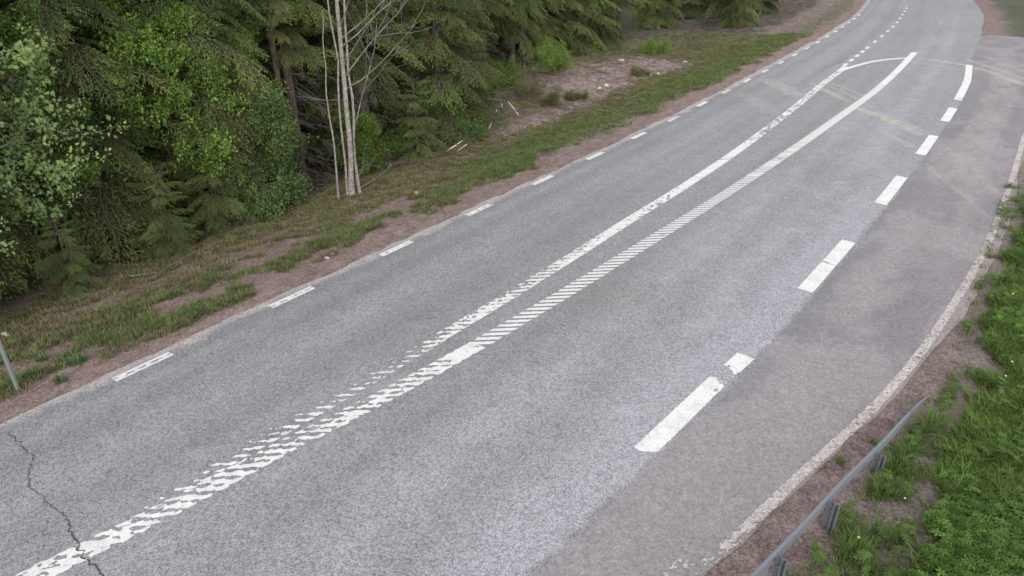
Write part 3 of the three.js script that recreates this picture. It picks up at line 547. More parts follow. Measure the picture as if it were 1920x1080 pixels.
plant(makeSpruce(507, { H: 16, reach: 1.8, bough: 2, bare: 4.6, radius: 0.1, bark: barkPine, deadTo: 2.4 }), 'pine_tree', -6.85, 8.85, 'slim reddish pine trunk, left one of the close pair left of the bare tree', 'tree', 'pair of pine trunks', 2);
// leafy ones
plant(makeLeafy(520, { H: 8.5, radius: 0.085, spray: sprayAlder, bark: barkAlder, limbs: 20, from: 1.2, reach: 2.2, stems: 3, size: 1.15, leafy: 0.75, fuzz: 0.13, tint: 1.15 }), 'leafy_tree', -4.9, -0.5, 'pale green leafy tree with crooked grey branches at the left edge', 'tree');
plant(makeLeafy(521, { H: 8, radius: 0.06, spray: sprayBirch, limbs: 26, from: 1.2, reach: 1.25, size: 1.25, stems: 2, tint: 1.2 }), 'birch_tree', -6.3, 5.0, 'bright fresh green birch rising above the middle of the left forest edge', 'tree', 'fresh green birches');
plant(makeLeafy(522, { H: 8, radius: 0.06, spray: sprayBirch, limbs: 22, from: 2.4, reach: 1.2, size: 1.3, tint: 1.3 }), 'birch_tree', -7.2, 7.4, 'fresh green birch with its crown high up just left of the pine pair', 'tree', 'fresh green birches', 1);
plant(makeLeafy(526, { H: 8.5, radius: 0.06, spray: sprayBirch, limbs: 22, from: 2.2, reach: 1.3, size: 1.3, tint: 1.15 }), 'birch_tree', -7.0, 2.4, 'fresh green birch crown high between the pale leafy tree and the bright birch', 'tree', 'fresh green birches', 2);
plant(makeLeafy(527, { H: 8.5, radius: 0.06, spray: sprayBirch, limbs: 20, from: 2.8, reach: 1.2, size: 1.3, tint: 1.1 }), 'birch_tree', -8.6, 14.2, 'fresh green birch crown behind the twigs of the bare tree', 'tree', 'fresh green birches', 3);
plant(makeLeafy(523, { H: 3.2, radius: 0.025, spray: sprayDark, limbs: 14, from: 0.2, reach: 0.7, stems: 3, size: 1.1 }), 'sapling', -5.5, 7.3, 'low dark green sapling under the pine pair', 'sapling', 'saplings in the forest edge');
plant(makeLeafy(524, { H: 2.2, radius: 0.02, spray: sprayBirch, limbs: 12, from: 0.2, reach: 0.55, stems: 3, size: 1, tint: 0.8 }), 'sapling', -6.0, 10.9, 'small sapling at the foot of the thick dark spruce trunk', 'sapling', 'saplings in the forest edge');
plant(makeLeafy(525, { H: 7, radius: 0.05, spray: sprayBirch, limbs: 20, from: 1.4, reach: 1.2, size: 1.25, tint: 1.05 }), 'leafy_tree', -6.4, 2.6, 'green leafy tree between the pale leafy tree and the bright birch', 'tree');
// bare, many-stemmed aspen
{
  const g = new THREE.Group(), r = rng(530);
  const stem = (x, z, lx, lz, h, rad, name) => { const m = new MB(); m.tube(Array.from({ length: 16 }, (_, k) => { const u = k / 15, y = -0.2 + u * h; return V(x + lx * u + (fbm(y * 0.8, x * 9, 2, 531) - 0.5) * 0.22, y, z + lz * u + (fbm(y * 0.8, z * 9, 2, 532) - 0.5) * 0.2); }), (u) => rad * (1 - 0.65 * u) + rad * 0.55 * Math.exp(-u * 38), 9); mesh(name, m.geo(), barkAspen, g); };
  stem(0, 0, 0.3, -0.1, 10, 0.08, 'trunk'); stem(0.12, -0.08, 0.25, -0.12, 9, 0.044, 'trunk'); stem(-0.13, 0.05, 0.15, 0.1, 8.5, 0.033, 'trunk'); stem(-0.33, 0.3, 0.05, -0.2, 5.2, 0.03, 'trunk');
  const o = { wob: 0.42, lift: 0.03, leafFrom: -1, leafy: 0, fuzz: 0, kids: [3, 4], flat: 0.7, splay: 0.75 };
  const limb = (y, ax, ay, az, len, rad) => { const m = new MB(); grow(m, r, V(0.03 * y, y, -0.03), V(ax, ay, az).normalize(), len, rad, 2, o, []); mesh('limb', m.geo(), barkAlder, g); };
  limb(1.5, 0.62, 1.0, -0.5, 3.4, 0.024); limb(3.0, 0.95, 0.35, -0.6, 2.6, 0.018); limb(3.3, 0.8, 0.8, -0.5, 2.8, 0.022); limb(3.7, 0.6, 0.6, -0.9, 2.6, 0.02); limb(4.1, 0.9, 0.7, -0.3, 2.8, 0.02); limb(4.6, 0.6, 0.9, 0.3, 2.4, 0.018); limb(4.3, 0.9, 0.5, -0.7, 3.0, 0.02);
  limb(2.7, -0.95, 0.2, 0.3, 1.3, 0.012); limb(5, -0.4, 0.8, -0.5, 2.2, 0.016); limb(5.6, 0.7, 0.5, -0.6, 2.2, 0.015); limb(0.5, 0.8, 0.9, 0.3, 0.8, 0.009); limb(0.3, 0.6, 0.9, -0.3, 0.8, 0.009);
  plant(g, 'bare_tree', -4.15, 8.9, 'leafless tree of several pale grey stems with bare twigs at the forest edge', 'tree', undefined, 0.628);
}
// rows of trees behind, alike in the gloom
{
  const protos = [spruceA, spruceB, spruceD, makeSpruce(541, { H: 16, reach: 1.9, bough: 3, bare: 2.2, radius: 0.14, deadTo: 2.4, step: 0.4 }), makeSpruce(542, { H: 18, reach: 2.0, bough: 0, bare: 3, radius: 0.18, deadTo: 3, step: 0.42 })], r = rng(550);
  const label = 'spruce standing in the gloom behind the front row of the forest', group = 'spruces deeper in the forest';
  let n = 0;
  for (let row = 0; row < 6; row++) for (let s = -8; s < 44 + row * 5; s += 2.5 + row * 0.5) {
    const ss = s + (r() - 0.5) * 1.6, tt = -8.6 - row * 2.7 + (r() - 0.5) * 1.4 - smooth(12, 20, ss) * 4.6 - Math.max(0, ss - 34) * 0.12;
    const c = protos[Math.floor(r() * 5)].clone(); plant(c, 'spruce_tree', tt, ss, label, 'tree', group, r() * 6.28, 0.8 + 0.4 * r()); n++;
  }
  // the wood beyond the junction
  for (let k = 0; k < 46; k++) { const ss = 46 + 48 * r(), tt = k < 26 ? -6.5 - Math.max(0, ss - 45) * 0.12 - 12 * r() : 14 + 26 * r() + (ss < 62 ? 8 : 0); if (k >= 26 && ss < 58) continue; const c = protos[Math.floor(r() * 5)].clone(); plant(c, 'spruce_tree', tt, ss, 'spruce in the distant wood where the road runs out of view', 'tree', 'spruces in the distant wood', r() * 6.28, 0.8 + 0.4 * r()); }
  console.log('trees behind', n);
}
const young = makeSpruce(508, { H: 3, reach: 1.15, bare: 0.06, radius: 0.03, step: 0.24, bough: 2 });
// front fringe: low spruces and bushes between the big ones
[[-4.7, 1.4, 0.16, 'low spruce bush on the verge edge just above the grey fallen branches'], [-5.1, -1.9, 0.22, 'young spruce at the far left below the leafy tree'], [-5.3, 5.3, 0.27, 'young spruce on the verge edge below the bright green birch'], [-5.6, 13.2, 0.24, 'young spruce right of the thick dark trunk'], [-7.2, 17.8, 0.3, 'young spruce beside the pile of pale sticks'], [-9.6, 21, 0.34, 'young spruce at the back left of the cleared ground'], [-4.35, -0.9, 0.2, 'low spruce just behind the top of the marker post'], [-4.5, -2.4, 0.26, 'young spruce cut off by the left picture edge'], [-4.75, 3.6, 0.2, 'low spruce right of the grey fallen branch'], [-4.9, 6.3, 0.15, 'smallest spruce in front of the leafy bush']].forEach(([t, s, k, label], i) => {
  const c = i ? young.clone() : young; plant(c, 'young_spruce', t, s, label, 'tree', 'young spruces along the forest edge', i * 1.7, k * 4);
});
// bushes
function bush(seed, t, s, h, w, spray, tint, label, group) {
  const r = rng(seed), g = new THREE.Group(), m = new MB(), tips = [];
  for (let k = 0; k < 9; k++) { const a = r() * 6.28; grow(m, r, V((r() - 0.5) * w * 0.4, 0, (r() - 0.5) * w * 0.4), V(Math.cos(a) * w / h, 1, Math.sin(a) * w / h).normalize(), h * (0.6 + 0.4 * r()), 0.012, 2, { wob: 0.5, lift: 0.02, leafFrom: 2, leafy: 0.8, fuzz: 0.12, kids: [2, 3], flat: 0.8, splay: 0.8 }, tips); }
  mesh('stems', m.geo(), barkAlder, g); copies('foliage', spray, leafMat, tips.map((p) => { const b = (0.7 + 0.6 * r()) * tint; return { p, e: [r() * 6, r() * 6, r() * 6], s: 0.7 + 0.6 * r(), c: [b, b, b * (0.8 + 0.3 * r())] }; }), g);
  plant(g, 'bush', t, s, label, 'bush', group);
}
bush(560, -9.5, 27.9, 1.3, 1.1, sprayBirch, 1.05, 'round bright green bush at the back of the red cleared ground', 'bushes in the clearing');
bush(561, -7.9, 23.2, 0.9, 1.2, sprayHeath, 1.1, 'olive heath bush left of the bare red soil', 'bushes in the clearing');
bush(562, -8.6, 20.4, 0.9, 1.1, sprayDark, 0.9, 'dark green bush behind the pale leaning stick', 'bushes in the clearing');
bush(563, -6.2, 22.2, 0.5, 0.9, sprayHeath, 0.9, 'low heath patch just left of the red strip', 'bushes in the clearing');
bush(564, -5.7, 23.6, 0.35, 1.2, sprayHeath, 0.9, 'low dark bush in front of the bare red soil', 'bushes in the clearing');
bush(565, -10.5, 24.5, 1.2, 1.2, sprayBirch, 0.85, 'green bush left of the round bright bush', 'bushes in the clearing');
bush(566, -5.4, 15.6, 0.6, 0.9, sprayDark, 0.85, 'dark bush at the forest edge left of the sticks', 'bushes in the clearing');
bush(567, -5.3, 29.4, 0.4, 1.1, sprayHeath, 1.1, 'low green bush right of the bare red soil', 'bushes in the clearing');
bush(568, -8.3, 37.5, 0.9, 1.2, sprayBirch, 1, 'green bush at the far end of the cleared ground', 'bushes in the clearing');
bush(569, -7.4, 14.6, 1.6, 1.2, sprayBirch, 0.9, 'tall fresh green bush right of the thick dark trunk', 'bushes at the forest edge');
bush(570, -8.6, 17.2, 1.8, 1.4, sprayBirch, 0.85, 'tall fresh green bush behind the brush pile', 'bushes at the forest edge');
bush(571, -6.4, 12.6, 0.7, 0.9, sprayBirch, 0.9, 'low green bush below the spruce right of the bare tree', 'bushes at the forest edge');
bush(572, -5.0, 6.6, 0.8, 0.8, sprayDark, 1.1, 'leafy bush at the verge edge left of the bare tree', 'bushes at the forest edge');
console.log('trees');

// ---------------------------------------------------------------- grass
function grassClump(seed, blades, h, spread, w, cols) {
  const r = rng(seed), m = new MB();
  for (let k = 0; k < blades; k++) {
    const a = r() * 6.28, d = spread * Math.sqrt(r()), x = Math.cos(a) * d, z = Math.sin(a) * d, b = a + (r() - 0.5) * 2, hh = h * (0.5 + 0.6 * r()), lean = hh * (0.25 + 0.8 * r()), ww = w * (0.7 + 0.6 * r()), c = mul3(cols[Math.floor(r() * cols.length)], 0.75 + 0.5 * r()), sx = -Math.sin(b) * ww, sz = Math.cos(b) * ww, dx = Math.cos(b), dz = Math.sin(b);
    const i = m.v(x + sx, -0.02, z + sz, c); m.v(x - sx, -0.02, z - sz, c);
    m.v(x + dx * lean * 0.3 + sx * 0.8, hh * 0.6, z + dz * lean * 0.3 + sz * 0.8, c); m.v(x + dx * lean * 0.3 - sx * 0.8, hh * 0.6, z + dz * lean * 0.3 - sz * 0.8, c); m.v(x + dx * lean, hh * (0.8 + 0.2 * r()), z + dz * lean, c);
    m.quad(i, i + 1, i + 3, i + 2); m.tri(i + 2, i + 3, i + 4);
  }
  return m.geo();
}
const GREEN = [[0.135, 0.19, 0.065], [0.105, 0.16, 0.05], [0.17, 0.2, 0.085]], DRY = [[0.3, 0.25, 0.14], [0.24, 0.2, 0.12], [0.2, 0.185, 0.1]], MIXED = [...GREEN.slice(0, 2), [0.17, 0.17, 0.08], ...DRY.slice(1)];
const clumpGreen = grassClump(601, 18, 0.13, 0.1, 0.0055, GREEN), clumpDry = grassClump(602, 16, 0.1, 0.11, 0.0055, DRY), clumpMixed = grassClump(603, 16, 0.1, 0.11, 0.0055, MIXED), clumpTall = grassClump(604, 22, 0.29, 0.12, 0.0055, [[0.1, 0.165, 0.04], [0.085, 0.14, 0.035], [0.14, 0.19, 0.06]]);
{
  const r = rng(610), lists = { green: [], dry: [], mixed: [] };
  for (let k = 0; k < 150000; k++) {
    const s = -6 + 56 * Math.pow(r(), 1.25), d = 0.4 + 6.4 * r() + (s > 14 ? 5.5 * r() : 0), t = leftEdge(s) - d, q = leftCover(t, s);
    if (r() > q.grass * (q.clearing > 0.4 && d > 4.2 ? 0.35 : 1) * (s < 12 ? 0.48 : 0.8)) continue;
    const kind = r() < q.green ? (r() < 0.75 ? 'green' : 'mixed') : r() < 0.6 ? 'dry' : 'mixed', b = 0.55 + 0.8 * r(), size = (kind === 'green' ? 0.5 + 0.6 * r() : 0.5 + 0.5 * r()) * (0.75 + 0.5 * q.n) * (s > 25 ? 1.25 : 1);
    lists[kind].push({ p: G(t, s), e: [(r() - 0.5) * 0.3, r() * 6.28, (r() - 0.5) * 0.3], s: [size * 1.1, size, size * 1.1], c: [b, b, b] });
  }
  console.log('grass left', lists.green.length, lists.dry.length, lists.mixed.length);
  tag(copies('green_grass', clumpGreen, grassMat, lists.green), 'short green grass along the left verge', 'grass', null, 'stuff');
  tag(copies('dry_grass', clumpDry, grassMat, lists.dry), 'straw coloured dry grass along the left verge', 'grass', null, 'stuff');
  tag(copies('mixed_grass', clumpMixed, grassMat, lists.mixed), 'half green half withered grass on the left verge', 'grass', null, 'stuff');
}
// palmate leaves as on lupins and cranesbill
const palmate = (() => { const r = rng(620), m = new MB(); for (let q = 0; q < 7; q++) { const a0 = r() * 6.28, d = 0.1 * r(), h = 0.1 + 0.16 * r(), cx = Math.cos(a0) * d, cz = Math.sin(a0) * d, tx = (r() - 0.5) * 0.5, tz = (r() - 0.5) * 0.5, base = mul3(mix3([0.06, 0.115, 0.035], [0.11, 0.17, 0.05], r()), 0.8 + 0.4 * r()); for (let k = 0; k < 6; k++) { const a = k / 6 * 6.28 + r() * 0.4, l = 0.05 + 0.025 * r(), w = 0.014, y = (u) => h + u * (0.12 + tx * Math.cos(a) + tz * Math.sin(a)); const dx = Math.cos(a), dz = Math.sin(a), c = mul3(base, 0.85 + 0.3 * r()); const i = m.v(cx, h, cz, c); m.v(cx + dx * l * 0.6 - dz * w, y(l * 0.6), cz + dz * l * 0.6 + dx * w, c); m.v(cx + dx * l * 0.6 + dz * w, y(l * 0.6), cz + dz * l * 0.6 - dx * w, c); m.v(cx + dx * l, y(l) - 0.01, cz + dz * l, c); m.tri(i, i + 1, i + 2); m.tri(i + 1, i + 3, i + 2); } } return m.geo(); })();
{
  const r = rng(630), tall = [], low = [], leafy = [];
  for (let k = 0; k < 120000; k++) {
    const s = -1 + 21 * r() ** 1.7, t = 10 + 4 * r() ** 1.2, q = rightCover(t, s); if (t > 12.6 + s * 0.02) { if (r() < 0.5) continue; }
    const b = 0.7 + 0.55 * r();
    if (r() < q.lush * smooth(0.25, 0.6, q.n2 + (q.n - 0.5) * 0.5) * 0.8) {
      const leafZone = smooth(5.6, 4.2, s + (q.n - 0.5) * 3) * 0.62 + 0.1;
      if (r() < leafZone) { if (r() < 0.6) leafy.push({ p: G(t, s), e: [(r() - 0.5) * 0.5, r() * 6.28, (r() - 0.5) * 0.5], s: 0.6 + 0.5 * r(), c: [b * b * 0.95, b * b, b * b * 0.8] }); }
      else if (r() < 0.6) tall.push({ p: G(t, s), e: [(r() - 0.5) * 0.3, r() * 6.28, (r() - 0.5) * 0.3], s: 0.4 + 0.55 * r(), c: [b * 1.05, b * 1.05, b * 0.9] });
      else low.push({ p: G(t, s), e: [0, r() * 6.28, 0], s: 0.8 + 0.6 * r(), c: [b, b, b] });
    } else if (r() < q.sparse * 0.26) (r() < 0.88 ? low : leafy).push({ p: G(t, s), e: [0, r() * 6.28, 0], s: 0.45 + 0.6 * r(), c: [b, b, b * 0.9] });
  }
  console.log('grass right', tall.length, low.length, leafy.length);
  tag(copies('tall_grass', clumpTall, grassMat, tall), 'lush tall green grass on the bank at the right', 'grass', null, 'stuff');
  tag(copies('low_grass', clumpGreen, grassMat, low), 'short green grass behind the guard rail', 'grass', null, 'stuff');
  tag(copies('leafy_plants', palmate, grassMat, leafy), 'low leafy plants covering the bank in the bottom right corner', 'ground cover', null, 'stuff');
}
// loose stones on the shoulders and litter on the forest floor
const pebble = (() => { const g = new THREE.IcosahedronGeometry(1, 0), p = g.attributes.position; for (let i = 0; i < p.count; i++) { const x = p.getX(i), y = p.getY(i), z = p.getZ(i), k = 0.75 + 0.5 * hash2(Math.round(x * 50), Math.round(y * 50 + z * 97), 5); p.setXYZ(i, x * k, y * k * 0.6, z * k * 0.85); } g.computeVertexNormals(); return g; })();
{
  const r = rng(640), list = [], col = () => { const k = r(), b = 0.7 + 0.6 * r(); return mul3(k < 0.6 ? [0.23, 0.16, 0.145] : k < 0.85 ? [0.27, 0.24, 0.225] : [0.17, 0.13, 0.12], b); };
  for (let k = 0; k < 16000; k++) { const s = -4 + 34 * r() * r(), d = 0.02 + 1.5 * r() ** 1.4, t = leftEdge(s) - d; list.push({ p: G(t, s), e: [r() * 6, r() * 6, r() * 6], s: 0.004 + 0.011 * r() ** 2.5, c: col() }); }
  for (let k = 0; k < 14000; k++) { const s = -1 + 20 * r() * r(), d = -0.06 + 1.5 * r() ** 1.3, t = slipRight(s) + d; list.push({ p: P(t, s, d < 0.04 ? -0.008 : rightHeight(t, s)), e: [r() * 6, r() * 6, r() * 6], s: 0.003 + 0.009 * r() ** 2.5, c: col() }); }
  tag(copies('gravel', pebble, std({ roughness: 1 }), list), 'loose reddish gravel strewn over both road shoulders', 'gravel', null, 'stuff');
  const litter = [], stick = new THREE.CylinderGeometry(0.006, 0.009, 1, 5);
  for (let k = 0; k < 2600; k++) { const s = -5 + 42 * r(), d = 4 + 9 * r() - (s > 15 ? 0.6 : 0), t = leftEdge(s) - d; litter.push({ p: G(t, s, 0.015), q: new THREE.Quaternion().setFromEuler(new THREE.Euler(Math.PI / 2 + (r() - 0.5) * 0.5, 0, r() * 6.28, 'YXZ')).premultiply(new THREE.Quaternion().setFromAxisAngle(V(0, 1, 0), r() * 6.28)), s: [0.6 + r(), 0.2 + 0.9 * r() * r(), 0.6 + r()] }); }
  tag(copies('forest_litter', stick, deadWood, litter), 'dead twigs littering the forest edge', 'litter', null, 'stuff');
}
// single weeds on the bare gravel
const weedGeo = grassClump(650, 46, 0.16, 0.13, 0.011, [[0.07, 0.15, 0.045], [0.05, 0.12, 0.035], [0.09, 0.17, 0.06]]), stalkGeo = grassClump(651, 10, 0.24, 0.07, 0.004, GREEN);
function weed(t, s, k, label, group, name = 'weed', geo = weedGeo) { const g = thing(name, G(t, s), label, 'weed', group); g.scale.setScalar(k); g.rotation.y = t * 7; mesh('leaves', geo, grassMat, g); mesh('stalks', stalkGeo, grassMat, g); }
weed(-1.37, -0.72, 1, 'small green weed on the red gravel beside the grey marker post', 'weeds on the left shoulder');
weed(-1.12, -0.12, 1.15, 'larger green weed on the red gravel right of the marker post', 'weeds on the left shoulder');
weed(-1.8, -0.4, 0.7, 'faint small weed up the verge behind the post weeds', 'weeds on the left shoulder');
weed(-0.74, -0.55, 0.8, 'flat weed at the road edge nearest the marker post', 'weeds on the left shoulder');
weed(-1.07, 2.03, 0.8, 'lone green weed at the edge of the gravel by the second dash', 'weeds on the left shoulder');
const tuftGeo = grassClump(652, 70, 0.34, 0.12, 0.006, [[0.1, 0.175, 0.04], [0.085, 0.15, 0.035], [0.15, 0.2, 0.06]]);
const tuft = (t, s, k, label) => weed(t, s, k, label, 'grass tufts by the guard rail', 'grass_tuft', tuftGeo);
tuft(10.92, 6.35, 1.1, 'bright tall grass tuft at the buried end of the guard rail'); tuft(11.02, 6.65, 0.9, 'grass tuft just beyond the buried end of the guard rail'); tuft(10.72, 5.15, 0.9, 'grass tuft beside the low third post of the guard rail'); tuft(10.8, 5.55, 0.8, 'grass tuft between the rail end and its third post');
tuft(10.62, 4.5, 0.8, 'grass tuft just below the third post of the guard rail'); tuft(10.55, 3.25, 0.95, 'tall grass tuft with a yellow flower right of the second rail post'); tuft(10.75, 3.75, 0.8, 'grass tuft on the bare strip right of the second rail post'); tuft(10.42, 2.3, 0.85, 'grass tuft right of the nearest rail post'); tuft(10.72, 2.3, 0.85, 'wide grass tuft at the bottom edge right of the guard rail');
tuft(10.35, 5.6, 0.35, 'tiny weed on the gravel between white edge line and rail end'); tuft(10.08, 4.85, 0.4, 'small flat weed on the gravel left of the guard rail');
{ // dandelion clocks and flowers
  const spots = [[10.57, 3.3, 0.3, 1], [10.9, 4.6, 0.06, 0], [11.7, 8.1, 0.34, 0], [11.75, 8.6, 0.36, 0], [12, 7.2, 0.34, 1], [11.6, 11.4, 0.34, 0]];
  const yellow = std({ color: new THREE.Color().setRGB(0.5, 0.42, 0.1) }), white = std({ color: new THREE.Color().setRGB(0.6, 0.6, 0.55) });
  const words = ['yellow dandelion in the tuft by the second rail post', 'white dandelion clock on the bare soil right of the rail', 'white dandelion clock at the near edge of the tall grass', 'white dandelion clock a little farther into the tall grass', 'yellow dandelion standing in the tall grass at the right edge', 'farthest white dandelion clock in the tall grass'];
  spots.forEach(([t, s, h, y], k) => { const g = thing('dandelion', G(t, s), words[k], 'flower', 'dandelions'); const m = new MB(); m.tube([V(0, -0.01, 0), V(0.01, h * 0.5, 0), V(0.015, h, 0)], [0.003, 0.0025, 0.002], 4, [0.12, 0.16, 0.06]); mesh('stalk', m.geo(), grassMat, g); const f = new THREE.IcosahedronGeometry(0.015, 1); f.scale(1, 0.6, 1); const o = mesh('flower_head', f, y ? yellow : white, g); o.position.set(0.015, h + 0.005, 0); });
}
// heath, bilberry and brash on the cleared ground and under the first trees
{
  const r = rng(660), low = [], brash = [], twig = new THREE.CylinderGeometry(0.008, 0.013, 1, 5);
  for (let k = 0; k < 16000; k++) {
    const s = 9 + 34 * r(), d = 2.8 + 10 * r(), t = leftEdge(s) - d, q = leftCover(t, s); if (s < 14 && d < 4.2) continue;
    const n = fbm(t * 0.9, s * 0.9, 3, 661); if (r() < clamp(q.bare) * 0.8 || n + 0.25 * r() < 0.55) continue;
    const b = 0.55 + 0.8 * r(); low.push({ p: G(t, s, 0.03 + 0.1 * n * r()), e: [r() * 6, r() * 6, r() * 6], s: [0.6 + 0.9 * r(), 0.5 + 0.6 * r(), 0.6 + 0.9 * r()], c: [b * (0.8 + 0.5 * r()), b, b * 0.8] });
  }
  for (let k = 0; k < 1500; k++) { const s = 12 + 28 * r(), d = 3 + 8 * r(), t = leftEdge(s) - d; if (fbm(t * 0.7, s * 0.7, 3, 662) < 0.48) continue; const b = 0.7 + 0.9 * r() * r(); brash.push({ p: G(t, s, 0.05 + 0.08 * r()), q: new THREE.Quaternion().setFromEuler(new THREE.Euler(Math.PI / 2 + (r() - 0.5) * 0.9, r() * 6.28, 0, 'YXZ')), s: [0.6 + 0.9 * r(), 0.25 + 1.1 * r() * r(), 0.6 + 0.9 * r()], c: [b, b, b] }); }
  tag(copies('heath', sprayHeath, leafMat, low), 'low olive heath covering the cleared ground and forest edge', 'ground cover', null, 'stuff');
  tag(copies('brash', twig, deadWood, brash), 'broken grey twigs strewn over the cleared ground', 'litter', null, 'stuff');
}
console.log('grass');

// ---------------------------------------------------------------- guard rail
{
  const steel = std({ color: new THREE.Color().setRGB(0.17, 0.183, 0.205), roughness: 0.5, metalness: 0.4 }), worn = std({ color: new THREE.Color().setRGB(0.15, 0.165, 0.175), roughness: 0.65, metalness: 0.3 });
  const g = thing('guard_rail', P(9.8, 1.5, 0), 'low grey steel guard rail curving down into the ground at the bottom right', 'guard rail'), o = g.position;
  const curve = new THREE.CatmullRomCurve3(RAIL.map(([t, s, h]) => P(t, s, h + (h > 0 ? rightHeight(t, s) * 0.5 : -0.16)).sub(o)));
  // section of the W beam: [towards the road, up]
  const sec = [[0, -0.012], [0, 0], [0.03, -0.002], [0.066, -0.016], [0.076, -0.036], [0.066, -0.056], [0.022, -0.1], [0.014, -0.115], [0.022, -0.13], [0.066, -0.17], [0.076, -0.188], [0.066, -0.206], [0.03, -0.225], [0, -0.23]];
  const full = [...sec, ...sec.slice().reverse().map(([a, b]) => [a - 0.005, b - 0.003])], m = new MB(), N = 90, k = full.length;
  for (let i = 0; i <= N; i++) {
    const p = curve.getPoint(i / N), d = curve.getTangent(i / N), out = V(d.z, 0, -d.x).normalize(); if (out.x > 0) out.negate();
    for (let j = 0; j <= k; j++) { const q = 0.56 * lin(i / N, [0, 0.72, 1], [1, 1, 0.35]), a = full[j % k][0] * q, b = full[j % k][1] * q; m.v(p.x + out.x * a, p.y + b, p.z + out.z * a, null, i / N * 9, j * 0.03); if (i && j) { const e = i * (k + 1) + j; m.quad(e - k - 2, e - k - 1, e, e - 1); } }
  }
  const rail = mesh('rail', m.geo().toNonIndexed(), steel, g); rail.geometry.computeVertexNormals();
  [[9.98, 2.3, 0.45], [10.24, 3.5, 0.45], [10.51, 4.95, 0.32], [9.72, 1.0, 0.45]].forEach(([t, s, h], q) => {
    const y0 = rightHeight(t, s), p = new MB(), prof = [[-0.06, 0.03], [-0.06, -0.03], [-0.02, -0.03], [-0.012, -0.012], [0.012, -0.012], [0.02, -0.03], [0.06, -0.03], [0.06, 0.03], [0.054, 0.03], [0.054, -0.024], [0.024, -0.024], [0.014, -0.006], [-0.014, -0.006], [-0.024, -0.024], [-0.054, -0.024], [-0.054, 0.03]];
    const sh = new THREE.Shape(prof.map(([a, b]) => new THREE.Vector2(a, b))), geo = new THREE.ExtrudeGeometry(sh, { depth: h + 0.3, bevelEnabled: false }); geo.rotateX(-Math.PI / 2); geo.translate(0, -0.3, 0);
    const post = mesh('post', geo, worn, g); post.position.copy(P(t, s, y0)).sub(o); post.rotation.y = -0.2 + Math.PI;
    const b = new THREE.SphereGeometry(0.016, 8, 5); b.scale(1, 1, 0.6); b.rotateY(Math.PI / 2); const bolt = mesh('bolt', b, steel, post); bolt.position.set(0.0, h - 0.1, -0.035);
  });
  // joint bolts along the back of the rail
  [[9.99, 2.55], [10.04, 2.78], [10.4, 4.6]].forEach(([t, s]) => { const b = new THREE.CylinderGeometry(0.013, 0.013, 0.02, 6); b.rotateZ(Math.PI / 2); const o2 = mesh('bolt', b, worn, rail); const h = lin(s, RAIL.map((r) => r[1]), RAIL.map((r) => r[2])); o2.position.copy(P(t - 0.005, s, h - 0.11)).sub(o); });
}
// ---------------------------------------------------------------- grey marker post on the left
{
  const g = thing('marker_post', G(-1.09, -1.06), 'slim grey steel marker post at the left picture edge', 'post'), m = new MB();
  m.tube([V(0, -0.1, 0), V(-0.01, 1, 0), V(-0.02, 2.6, 0)], [0.034, 0.034, 0.034], 14, null, true);
  mesh('tube', m.geo(), std({ color: new THREE.Color().setRGB(0.21, 0.23, 0.225), roughness: 0.55, metalness: 0.3 }), g);
  const c = new THREE.CylinderGeometry(0.036, 0.04, 0.04, 14); const cap = mesh('cap', c, std({ color: new THREE.Color().setRGB(0.2, 0.2, 0.2) }), g); cap.position.set(-0.02, 2.62, 0);
}
// ---------------------------------------------------------------- stones, sticks, fallen branches
function stoneGeo(seed, sx, sy, sz) { const g = new THREE.IcosahedronGeometry(1, 2), p = g.attributes.position; for (let i = 0; i < p.count; i++) { const v = V(p.getX(i), p.getY(i), p.getZ(i)), k = 0.75 + 0.45 * fbm(v.x * 1.6 + seed, v.y * 1.6 + v.z * 1.3, 3, seed); p.setXYZ(i, v.x * k * sx, v.y * k * sy, v.z * k * sz); } g.computeVertexNormals(); return g; }
const stoneMat = (c) => std({ color: new THREE.Color().setRGB(...c), roughness: 1 });
const pinkStone = stoneMat([0.42, 0.31, 0.28]), whiteStone = stoneMat([0.5, 0.47, 0.44]), orangeStone = stoneMat([0.33, 0.2, 0.11]);
function stone(seed, t, s, size, mat, label, group) { const o = mesh('stone', stoneGeo(seed, size * 0.95, size * 0.5, size * 0.6), mat); o.position.copy(G(t, s, size * 0.18)); o.rotation.y = seed; tag(o, label, 'stone', group); }
stone(701, -0.93, 5.2, 0.075, pinkStone, 'larger pinkish stone on the gravel left of the third dash', 'stones'); stone(702, -1.02, 5.42, 0.055, pinkStone, 'smaller pinkish stone beside the larger one on the gravel', 'stones');
stone(703, -2.45, 9.75, 0.13, orangeStone, 'orange brown lump lying in the dry grass of the verge', 'stones');
stone(704, -5.5, 26.2, 0.14, whiteStone, 'white stone at the right end of the bare red soil', 'stones'); stone(705, -5.45, 25.5, 0.15, whiteStone, 'second white stone just below it on the red soil', 'stones'); stone(706, -4.9, 30.6, 0.16, whiteStone, 'white stone beyond the red soil nearer the road', 'stones'); stone(707, -5.0, 29.9, 0.13, whiteStone, 'white stone in front of the one nearer the road', 'stones');
stone(708, -5.2, 34.8, 0.16, whiteStone, 'farthest white stone on the cleared ground', 'stones'); stone(709, -4.0, 24.6, 0.1, whiteStone, 'small pale stone at the edge of the green strip', 'stones'); stone(710, -3.6, -0.35, 0.11, whiteStone, 'pale stone under the spruces at the left edge', 'stones'); stone(711, -8.0, 32.4, 0.22, stoneMat([0.5, 0.4, 0.26]), 'tan lump of wood on the rise behind the red soil', 'stones'); stone(712, 10.93, 4.15, 0.035, whiteStone, 'small white stone on the soil right of the guard rail', 'stones');
